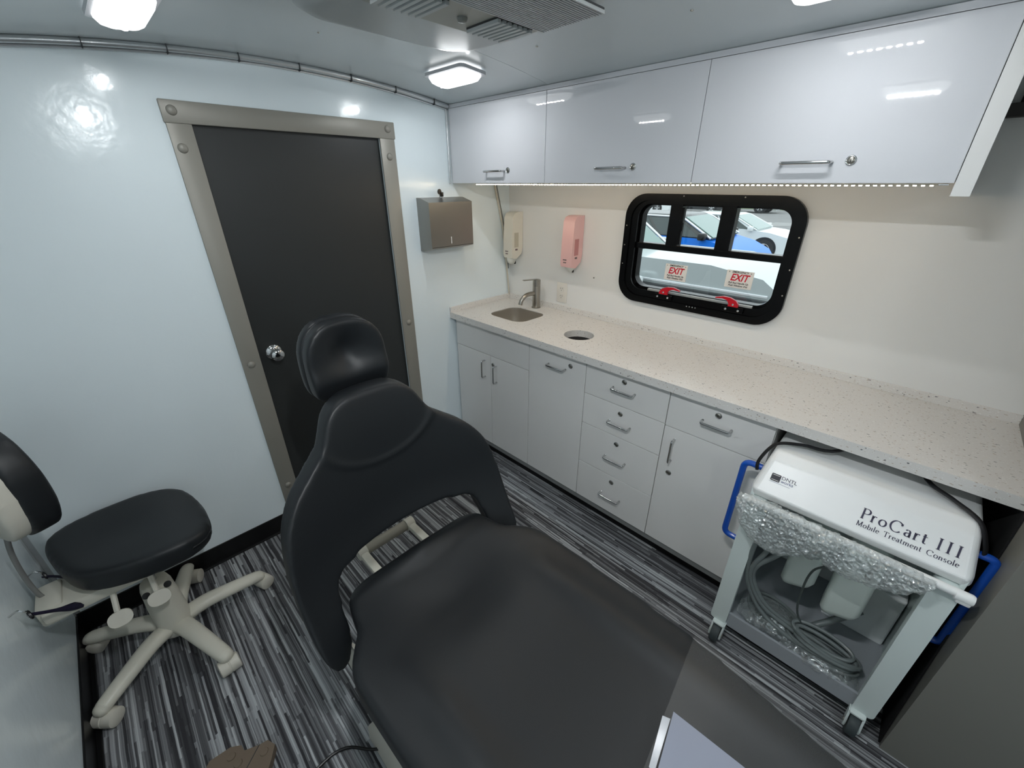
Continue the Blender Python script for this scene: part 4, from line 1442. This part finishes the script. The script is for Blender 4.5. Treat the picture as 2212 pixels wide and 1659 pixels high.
# bottles hanging inside
for x, y, w_, zt_, zb_ in ((1.962, -.50, .047, .67, .315), (2.092, -.52, .050, .67, .300)):
    bm = B()
    lp = []
    for ins, z in ((.020, zb_), (.008, zb_ + .012), (.0, zb_ + .035), (.0, zt_ - .05), (.01, zt_ - .02), (.03, zt_)):
        pl_ = rrect(x - w_ + ins, x + w_ - ins, y - .042 + ins, y + .042 - ins, .018 if ins < .02 else .01, 5)
        lp.append([bm.verts.new((p[0], p[1], z + .018 * ((p[0] - x) / w_) * (1 if z < zb_ + .04 else 0))) for p in pl_])
    for A, Dn in zip(lp, lp[1:]):
        for q in range(len(A)): bm.faces.new((A[q], A[(q + 1) % len(A)], Dn[(q + 1) % len(A)], Dn[q]))
    bm.faces.new(lp[0]); bm.faces.new(lp[-1])
    bo = put('bottle', bm, JUG, ca_, smooth=True)
bm = B(); tube(bm, smoothpath([(2.03, -.57, .60), (2.025, -.575, .52), (1.99, -.575, .46), (1.985, -.57, .36), (2.0, -.56, .24), (2.06, -.56, .16)], 6), .0035, 8)
put('thin_hose', bm, mat('dark_hose', rgb(70, 78, 76), .4), ca_, smooth=True)
bm = B(); tube(bm, smoothpath([(2.15, -.46, .30), (2.08, -.50, .21), (2.02, -.55, .165), (1.96, -.58, .15)], 6), .011, 10)
put('drain_hose', bm, HOSE, ca_, smooth=True)
# handpiece hoses looping from the rail down to the tray
hs = [[(1.832, -.655, .64), (1.826, -.655, .54), (1.824, -.64, .42), (1.845, -.62, .30), (1.90, -.60, .20), (1.98, -.60, .160), (2.08, -.605, .155), (2.16, -.60, .158), (2.19, -.57, .15)],
      [(1.882, -.65, .59), (1.860, -.65, .50), (1.838, -.64, .40), (1.852, -.62, .31), (1.91, -.60, .22), (2.0, -.58, .175), (2.10, -.59, .165), (2.18, -.585, .15)],
      [(1.915, -.65, .565), (1.885, -.65, .50), (1.850, -.64, .42), (1.850, -.62, .34), (1.90, -.60, .245), (1.98, -.575, .19), (2.08, -.57, .178), (2.17, -.57, .155)]]
for h in hs:
    bm = B(); tube(bm, smoothpath(h, 8), .0078, 10)
    put('hose', bm, HOSE, ca_, smooth=True)
random.seed(11)
for k in range(7):
    rx, ry = .085 + .012 * random.random(), .026 + .016 * random.random()
    cx, cy, cz = 2.098 + .012 * random.uniform(-1, 1), -.572 + .010 * random.uniform(-1, 1), .150 + .0085 * k
    pts = [(cx + rx * math.cos(a * PI / 6), cy + ry * math.sin(a * PI / 6) + .12 * 0, cz + .010 * math.sin(a * PI / 6 + k)) for a in range(12)]
    bm = B(); tube(bm, smoothpath(pts, 5, closed=True) + [Vector(pts[0])], .0068, 8)
    put('hose_coil', bm, HOSE, ca_, smooth=True)
for k in range(4):
    rx, ry = .060 + .008 * k, .05 + .004 * k
    cx, cy, cz = 1.935, -.52, .118 + .010 * k
    pts = [(cx + rx * math.cos(a * PI / 6), cy + ry * math.sin(a * PI / 6), cz + .006 * math.sin(a + k)) for a in range(12)]
    bm = B(); tube(bm, smoothpath(pts, 5, closed=True) + [Vector(pts[0])], .0062, 8)
    put('hose_coil', bm, HOSE, ca_, smooth=True)
# tools on the rail (inside the bubble wrap)
for k in range(4):
    x = (1.832, 1.882, 1.915, 2.10)[k]
    bm = B()
    lathe(bm, [(.006, 0), (.009, .01), (.009, .05), (.006, .06), (.007, .085), (.003, .10)], (x, -.668, .60), (.1, -.1, 1), 14)
    put('handpiece', bm, mat('pale_tool', rgb(170, 174, 172), .3, metal=.3), ca_, smooth=True)

def crumple(prof, x0, x1, zfun, name, m, parent, n=120, k=46, amp=.006, freq=60, seedv=0.0):
    """crumpled plastic sleeve along x; zfun(s) -> (y centre, z centre, half depth, half height, skew)"""
    bm = B()
    rings = []
    for i in range(n + 1):
        s = i / n
        yc, zc_, ry, rz = zfun(s)
        x = x0 + (x1 - x0) * s
        rg = []
        for j in range(k):
            a = 2 * PI * j / k
            base = Vector((x, yc + ry * math.cos(a), zc_ + rz * math.sin(a)))
            nz1 = noise.noise(base * freq + Vector((seedv, 0, 0)))
            nz2 = noise.noise(base * freq * 2.3 + Vector((0, seedv, 3)))
            rd = 1 + (amp * nz1 + amp * .6 * nz2) / max(.012, ry)
            rg.append(bm.verts.new((x + amp * .6 * nz2, yc + ry * math.cos(a) * rd, zc_ + rz * math.sin(a) * (1 + (amp * nz1 + amp * .6 * nz2) / max(.02, rz)))))
        rings.append(rg)
    for A, Dn in zip(rings, rings[1:]):
        for q in range(k):
            f = bm.faces.new((A[q], A[(q + 1) % k], Dn[(q + 1) % k], Dn[q])); f.smooth = True
    return put(name, bm, m, parent)
bw = thing('bubble_wrap', (1.9, -.68, .6), 'clear bubble wrap bundled round the left half of the front rail', 'bubble wrap', None)
def lw(s):
    e = min(1, s / .10) ** .5 * min(1, (1 - s) / .12) ** .5
    hh = (.028 + .055 * math.sin(PI * min(s * 1.15, 1)) ** .8) * e + .002
    return (-.690, .703 - hh * .82, (.020 + .016 * e), hh)
crumple(None, 1.742, 2.018, lw, 'wrap', BUBBLE, bw, seedv=1.7, amp=.0075, freq=70)
bw2 = thing('bubble_wrap', (2.1, -.68, .6), 'clear bubble wrap bundled round the right half of the front rail', 'bubble wrap', None)
def rw(s):
    e = min(1, s / .15) ** .5 * min(1, (1 - s) / .2) ** .5
    hh = (.022 + .034 * math.sin(PI * min(.25 + s * .75, 1))) * e + .002
    return (-.690, .700 - hh * .8, (.018 + .014 * e), hh)
crumple(None, 1.965, 2.212, rw, 'wrap', BUBBLE, bw2, n=100, seedv=8.1, amp=.006, freq=70)
def bl(s):
    e = math.sin(PI * min(max(s, .02), .98)) ** .5
    return (-.58, .60 - .03, .012 + .02 * e, .02 + .045 * e)
crumple(None, 1.905, 2.005, bl, 'lower_fold', BUBBLE, bw, n=50, seedv=4.4, amp=.007, freq=80)
pb_ = thing('plastic_bag', (1.93, -.53, .107), 'crumpled clear plastic bag over coiled hose at the left of the cart tray', 'plastic bag')
def bg1(s):
    e = math.sin(PI * min(max(s, .03), .97)) ** .6
    return (-.555, .110 + .034 * e, .022 + .048 * e, .006 + .032 * e)
crumple(None, 1.832, 2.03, bg1, 'bag', BAG, pb_, n=90, seedv=2.2, amp=.010, freq=38)
pb2 = thing('plastic_bag', (2.12, -.56, .107), 'crumpled clear plastic bag over coiled hose at the right of the cart tray', 'plastic bag')
def bg2(s):
    e = math.sin(PI * min(max(s, .03), .97)) ** .6
    return (-.590, .110 + .026 * e, .02 + .034 * e, .005 + .024 * e)
crumple(None, 1.985, 2.215, bg2, 'bag', BAG, pb2, n=90, seedv=6.2, amp=.008, freq=38)
# strap holding the cart
t = thing('cart_strap', (2.0, -.4, .84), 'black strap from the cart handles over its hood to the wall', 'strap')
bm = B(); tube(bm, smoothpath([(1.752, -.578, .745), (1.748, -.568, .775), (1.764, -.545, .822), (1.785, -.525, .840), (1.84, -.50, .8475), (1.93, -.46, .850), (2.03, -.20, .858), (2.05, -.02, .862)], 6), .0085, 8, flat=.6)
put('left_strap', bm, STRAP, t, smooth=True)
bm = B(); tube(bm, smoothpath([(2.05, -.02, .868), (2.09, -.30, .858), (2.135, -.455, .850), (2.19, -.505, .845), (2.245, -.548, .832), (2.272, -.566, .78), (2.278, -.568, .75)], 6), .0070, 8, flat=.6)
put('right_strap', bm, STRAP, t, smooth=True)

# ------------------------------------------------------------------ outside the window
GZ = -.70
bm = B(); box(bm, -70, 40, -60, 90, GZ - .1, GZ)
put('parking_lot', bm, asphalt_mat(), kind='structure')
TYRE = mat('tyre_rubber', rgb(30, 32, 34), .8)
RIM = mat('alloy_rim', rgb(196, 198, 200), .3, metal=.7)
CGL = mat('car_glass', rgb(46, 60, 58), .06, spec=.8)
CGL2 = mat('car_windscreen', rgb(104, 134, 126), .12, spec=.8)
CHR = mat('car_bright_trim', rgb(225, 228, 230), .2, metal=.6)
def car(label, paint, x_rear, length, y_near, wd, prof, roof, cabin, wheels, wr, darkroof=None, grille=True):
    """side profile prof in fractions of length -> height above ground; cabin = (rear base, rear top, front top, front base, belt, roof height)"""
    t = thing('parked_car', (x_rear + length / 2, y_near + wd / 2, GZ), label, 'car', None)
    y0, y1 = y_near, y_near + wd
    bm = B()
    P2 = [(x_rear + length * a, GZ + h) for a, h in prof]
    prism(bm, P2, 'y', y0, y1)
    bev(bm, .07, 3, .5)
    bd = put('body', bm, paint, t, smooth=True)
    rb, rt, ft, fb, belt, rh = cabin
    xs = [x_rear + length * q for q in (rb, rt, ft, fb)]
    ins = .16
    bm = B()
    lo4 = [(xs[0], y0 + .03), (xs[3], y0 + .03), (xs[3], y1 - .03), (xs[0], y1 - .03)]
    hi4 = [(xs[1], y0 + ins), (xs[2], y0 + ins), (xs[2], y1 - ins), (xs[1], y1 - ins)]
    A = [bm.verts.new((x, y, GZ + belt)) for x, y in lo4]
    Bv = [bm.verts.new((x, y, GZ + rh)) for x, y in hi4]
    bm.faces.new(A); bm.faces.new(Bv)
    for i in range(4): bm.faces.new((A[i], A[(i + 1) % 4], Bv[(i + 1) % 4], Bv[i]))
    bmesh.ops.recalc_face_normals(bm, faces=bm.faces[:])
    bev(bm, .06, 3, .3)
    put('roof_and_pillars', bm, darkroof or paint, t, smooth=True)
    # side glass
    def lerp(p, q, s): return tuple(p[i] + (q[i] - p[i]) * s for i in range(3))
    for yy0, yy1, sg in ((y0 + .03, y0 + ins, -1), (y1 - .03, y1 - ins, 1)):
        a = (xs[0], yy0, GZ + belt); b_ = (xs[3], yy0, GZ + belt); c = (xs[2], yy1, GZ + rh); d_ = (xs[1], yy1, GZ + rh)
        for s0, s1 in ((.07, .34), (.37, .62), (.65, .93)):
            bm = B()
            qs = [lerp(lerp(a, b_, s0), lerp(d_, c, s0), .06), lerp(lerp(a, b_, s1), lerp(d_, c, s1), .06), lerp(lerp(a, b_, s1), lerp(d_, c, s1), .84), lerp(lerp(a, b_, s0), lerp(d_, c, s0), .84)]
            vs1 = [bm.verts.new((q[0], q[1] + sg * .012, q[2])) for q in qs]; vs2 = [bm.verts.new((q[0], q[1] - sg * .03, q[2])) for q in qs]
            bm.faces.new(vs1); bm.faces.new(vs2)
            for i in range(4): bm.faces.new((vs1[i], vs1[(i + 1) % 4], vs2[(i + 1) % 4], vs2[i]))
            put('side_window', bm, CGL, t)
        bm = B()
        ln = [lerp(a, d_, .88), lerp(lerp(a, b_, .5), lerp(d_, c, .5), .93), lerp(b_, c, .90), lerp(b_, c, .05)]
        tube(bm, [(p[0], p[1] + sg * .02, p[2]) for p in rounded_path(ln, .12, 3)], .022, 6)
        put('window_trim', bm, CHR, t, smooth=True)
        bm = B()
        xm = xs[3] - length * .05
        box(bm, xm - .06, xm + .10, yy0 + sg * .02 - (.17 if sg < 0 else 0), yy0 + sg * .02 + (.17 if sg > 0 else 0), GZ + belt - .02, GZ + belt + .13, .035)
        put('door_mirror', bm, paint if darkroof is None else DARKM, t, smooth=True)
    for q0, q1 in ((3, 2), (0, 1)):
        bm = B()
        sx_ = .012 if q0 == 3 else -.012
        qs = []
        for yy, s in ((y0 + .14, .05), (y1 - .14, .05), (y1 - .14 - (ins - .03) * .8, .88), (y0 + .14 + (ins - .03) * .8, .88)):
            x = xs[q0] + (xs[q1] - xs[q0]) * s; z = GZ + belt + (rh - belt) * s
            qs.append((x, yy, z))
        vs1 = [bm.verts.new((q[0] + sx_, q[1], q[2] + .012)) for q in qs]; vs2 = [bm.verts.new((q[0] - sx_ * 2, q[1], q[2] - .02)) for q in qs]
        bm.faces.new(vs1); bm.faces.new(vs2)
        for i in range(4): bm.faces.new((vs1[i], vs1[(i + 1) % 4], vs2[(i + 1) % 4], vs2[i]))
        put('windscreen' if q0 == 3 else 'rear_window', bm, CGL2, t)
    for wx in wheels:
        for yy, sg in ((y0, -1), (y1, 1)):
            x = x_rear + length * wx
            bm = B(); lathe(bm, [(wr * .6, -.1), (wr + .05, -.1), (wr + .05, .012), (wr * .6, .012)], (x, yy, GZ + wr + .02), (0, sg, 0), 28)
            put('wheel_arch', bm, DARKM, t)
            bm = B(); lathe(bm, [(wr * .5, -.18), (wr * .96, -.18), (wr, -.14), (wr, .0), (wr * .93, .03), (wr * .66, .035)], (x, yy, GZ + wr), (0, sg, 0), 28)
            wh = put('wheel', bm, TYRE, t, smooth=True)
            bm = B()
            lathe(bm, [(wr * .66, .028), (wr * .60, .040), (wr * .56, .02), (wr * .56, .0)], (x, yy, GZ + wr), (0, sg, 0), 28, cap=False)
            for q in range(5):
                b2 = B(); box(b2, -.035, .035, -.012, .012, 0, wr * .60, .006, 1)
                bmesh.ops.transform(b2, matrix=Matrix.Translation((x, yy + sg * .03, GZ + wr)) @ Matrix.Rotation(q * 2 * PI / 5, 4, 'Y'), verts=b2.verts)
                join(bm, b2)
            put('rim', bm, RIM, wh, smooth=True)
    xf = x_rear + length
    hf = prof[-3][1]
    if grille:
        bm = B()
        for q in range(9):
            yy = y0 + wd * .3 + wd * .4 * q / 8
            box(bm, xf - .06, xf + .02, yy - .018, yy + .018, GZ + hf - .22, GZ + hf + .0, .004, 1)
        put('grille', bm, CHR, t)
    for yy in (y0 + .04, y1 - .40):
        bm = B(); box(bm, xf - .22, xf + .015, yy, yy + .36, GZ + hf - .10, GZ + hf + .03, .02)
        put('headlamp', bm, mat('headlamp_lens', rgb(215, 220, 225), .12), t, smooth=True)
    return t
SUVP = [(.0, .35), (.0, .95), (.03, 1.02), (.70, 1.02), (.86, .97), (.97, .86), (1.0, .66), (1.0, .34), (.97, .24), (.03, .24)]
SEDP = [(.0, .35), (.0, .86), (.03, .93), (.66, .93), (.84, .86), (.96, .74), (1.0, .58), (1.0, .30), (.97, .20), (.03, .20)]
TRKP = [(.0, .45), (.0, 1.1), (.02, 1.14), (.66, 1.16), (.88, 1.15), (.97, 1.08), (1.0, .9), (1.0, .42), (.97, .36), (.03, .36)]
BLUEC = mat('blue_car_paint', rgb(16, 122, 232), .4, coat=.1)
WHITC = mat('white_car_paint', rgb(222, 228, 228), .2, coat=.5)
BLKC = mat('black_car_paint', rgb(38, 40, 42), .22, coat=.4)
GRYC = mat('grey_truck_paint', rgb(84, 88, 88), .3)
REDC = mat('red_car_paint', rgb(170, 44, 66), .25, coat=.4)
DRFC = mat('dark_roof_paint', rgb(70, 72, 70), .25)
SILC = mat('silver_car_paint', rgb(176, 184, 184), .16, metal=.35, coat=.5)
# nearest vehicle: silver, its bonnet fills the lower pane
car('silver car parked right beside the window, its bonnet behind the exit stickers', SILC, -3.95, 4.75, 4.0, 1.75,
    [(.0, .5), (.0, 1.16), (.03, 1.20), (.52, 1.30), (.80, 1.30), (.94, 1.20), (1.0, 1.0), (1.0, .42), (.97, .34), (.03, .34)], None, (.03, .10, .33, .50, 1.26, 1.86), (.17, .84), .36)
near = [o for o in bpy.data.objects if o.name.startswith('parked_car')][0]
bm = B(); box(bm, -3.8, .62, 3.975, 4.0, GZ + .98, GZ + 1.012, .006)
put('side_trim_strip', bm, CHR, near)
bm = B(); box(bm, -3.85, .68, 3.98, 4.0, GZ + .36, GZ + .95, .01)
put('dark_side_panel', bm, mat('dark_car_side', rgb(44, 48, 50), .15, coat=.5), near)
bm = B(); box(bm, -1.26, -1.02, 3.70, 3.86, GZ + .90, GZ + 1.06, .04); tube(bm, [(-1.2, 3.84, GZ + .96), (-1.25, 3.99, GZ + 1.0)], .02, 8)
put('door_mirror', bm, WHITC, near, smooth=True)
car('blue car with a dark roof, second row outside the window', BLUEC, -4.95, 4.3, 7.6, 1.75, [(.0, .4), (.0, 1.1), (.03, 1.22), (.76, 1.20), (.88, 1.08), (.96, .92), (1.0, .70), (1.0, .34), (.97, .24), (.03, .24)], None, (.02, .10, .60, .80, 1.2, 1.66), (.17, .82), .36, darkroof=DRFC)
car('white low car beyond the blue one', WHITC, -5.75, 4.5, 13.6, 1.8, SEDP, None, (.10, .26, .55, .76, .90, 1.36), (.18, .82), .33)
car('white van far across the parking lot', WHITC, -20.6, 6.0, 33.0, 1.9, SUVP, None, (.02, .10, .62, .78, 1.02, 1.9), (.17, .82), .36)
car('black car with silver wheels in the far row', BLKC, -16.4, 4.9, 36.0, 1.9, SUVP, None, (.02, .12, .60, .76, 1.02, 1.75), (.17, .82), .37)
car('dark grey truck at the end of the far row', GRYC, -13.9, 5.6, 38.5, 2.0, TRKP, None, (.30, .33, .60, .72, 1.15, 1.95), (.17, .80), .45)
car('red car at the left end of the far row', REDC, -25.5, 4.4, 35.2, 1.8, SUVP, None, (.02, .12, .58, .76, 1.0, 1.6), (.17, .82), .34)
# guard rail
t = thing('guard_rail', (-5, 43, GZ), 'grey metal guard rail at the back of the parking lot', 'guard rail')
bm = B(); box(bm, -11, 6, 43, 43.08, GZ + .62, GZ + .85, .02)
put('rail_beam', bm, mat('galvanised', rgb(150, 152, 150), .5), t)
for k in range(9):
    bm = B(); box(bm, -10.5 + k * 2, -10.38 + k * 2, 43.08, 43.2, GZ, GZ + .75)
    put('post', bm, mat('galvanised', rgb(150, 152, 150), .5), t)
bm = B()
prism(bm, [(-5.2, 27.0), (-4.2, 28.2), (-4.5, 28.2), (-4.5, 30.0), (-5.9, 30.0), (-5.9, 28.2), (-6.2, 28.2)], 'z', GZ + .002, GZ + .006)
tag(put('painted_arrow', bm, mat('worn_road_paint', rgb(150, 150, 148), .8)), 'worn white arrow painted on the asphalt', 'road marking')
# grassy bank closing the view behind the lot
bm = B(); prism(bm, [(44, GZ - .1), (50, GZ + 2.5), (90, GZ + 6), (90, GZ - .1)], 'x', -70, 40)
put('far_bank', bm, mat('dull_grass_bank', rgb(96, 108, 82), .9, bump=.5, bscale=3, bdist=.3), kind='structure')
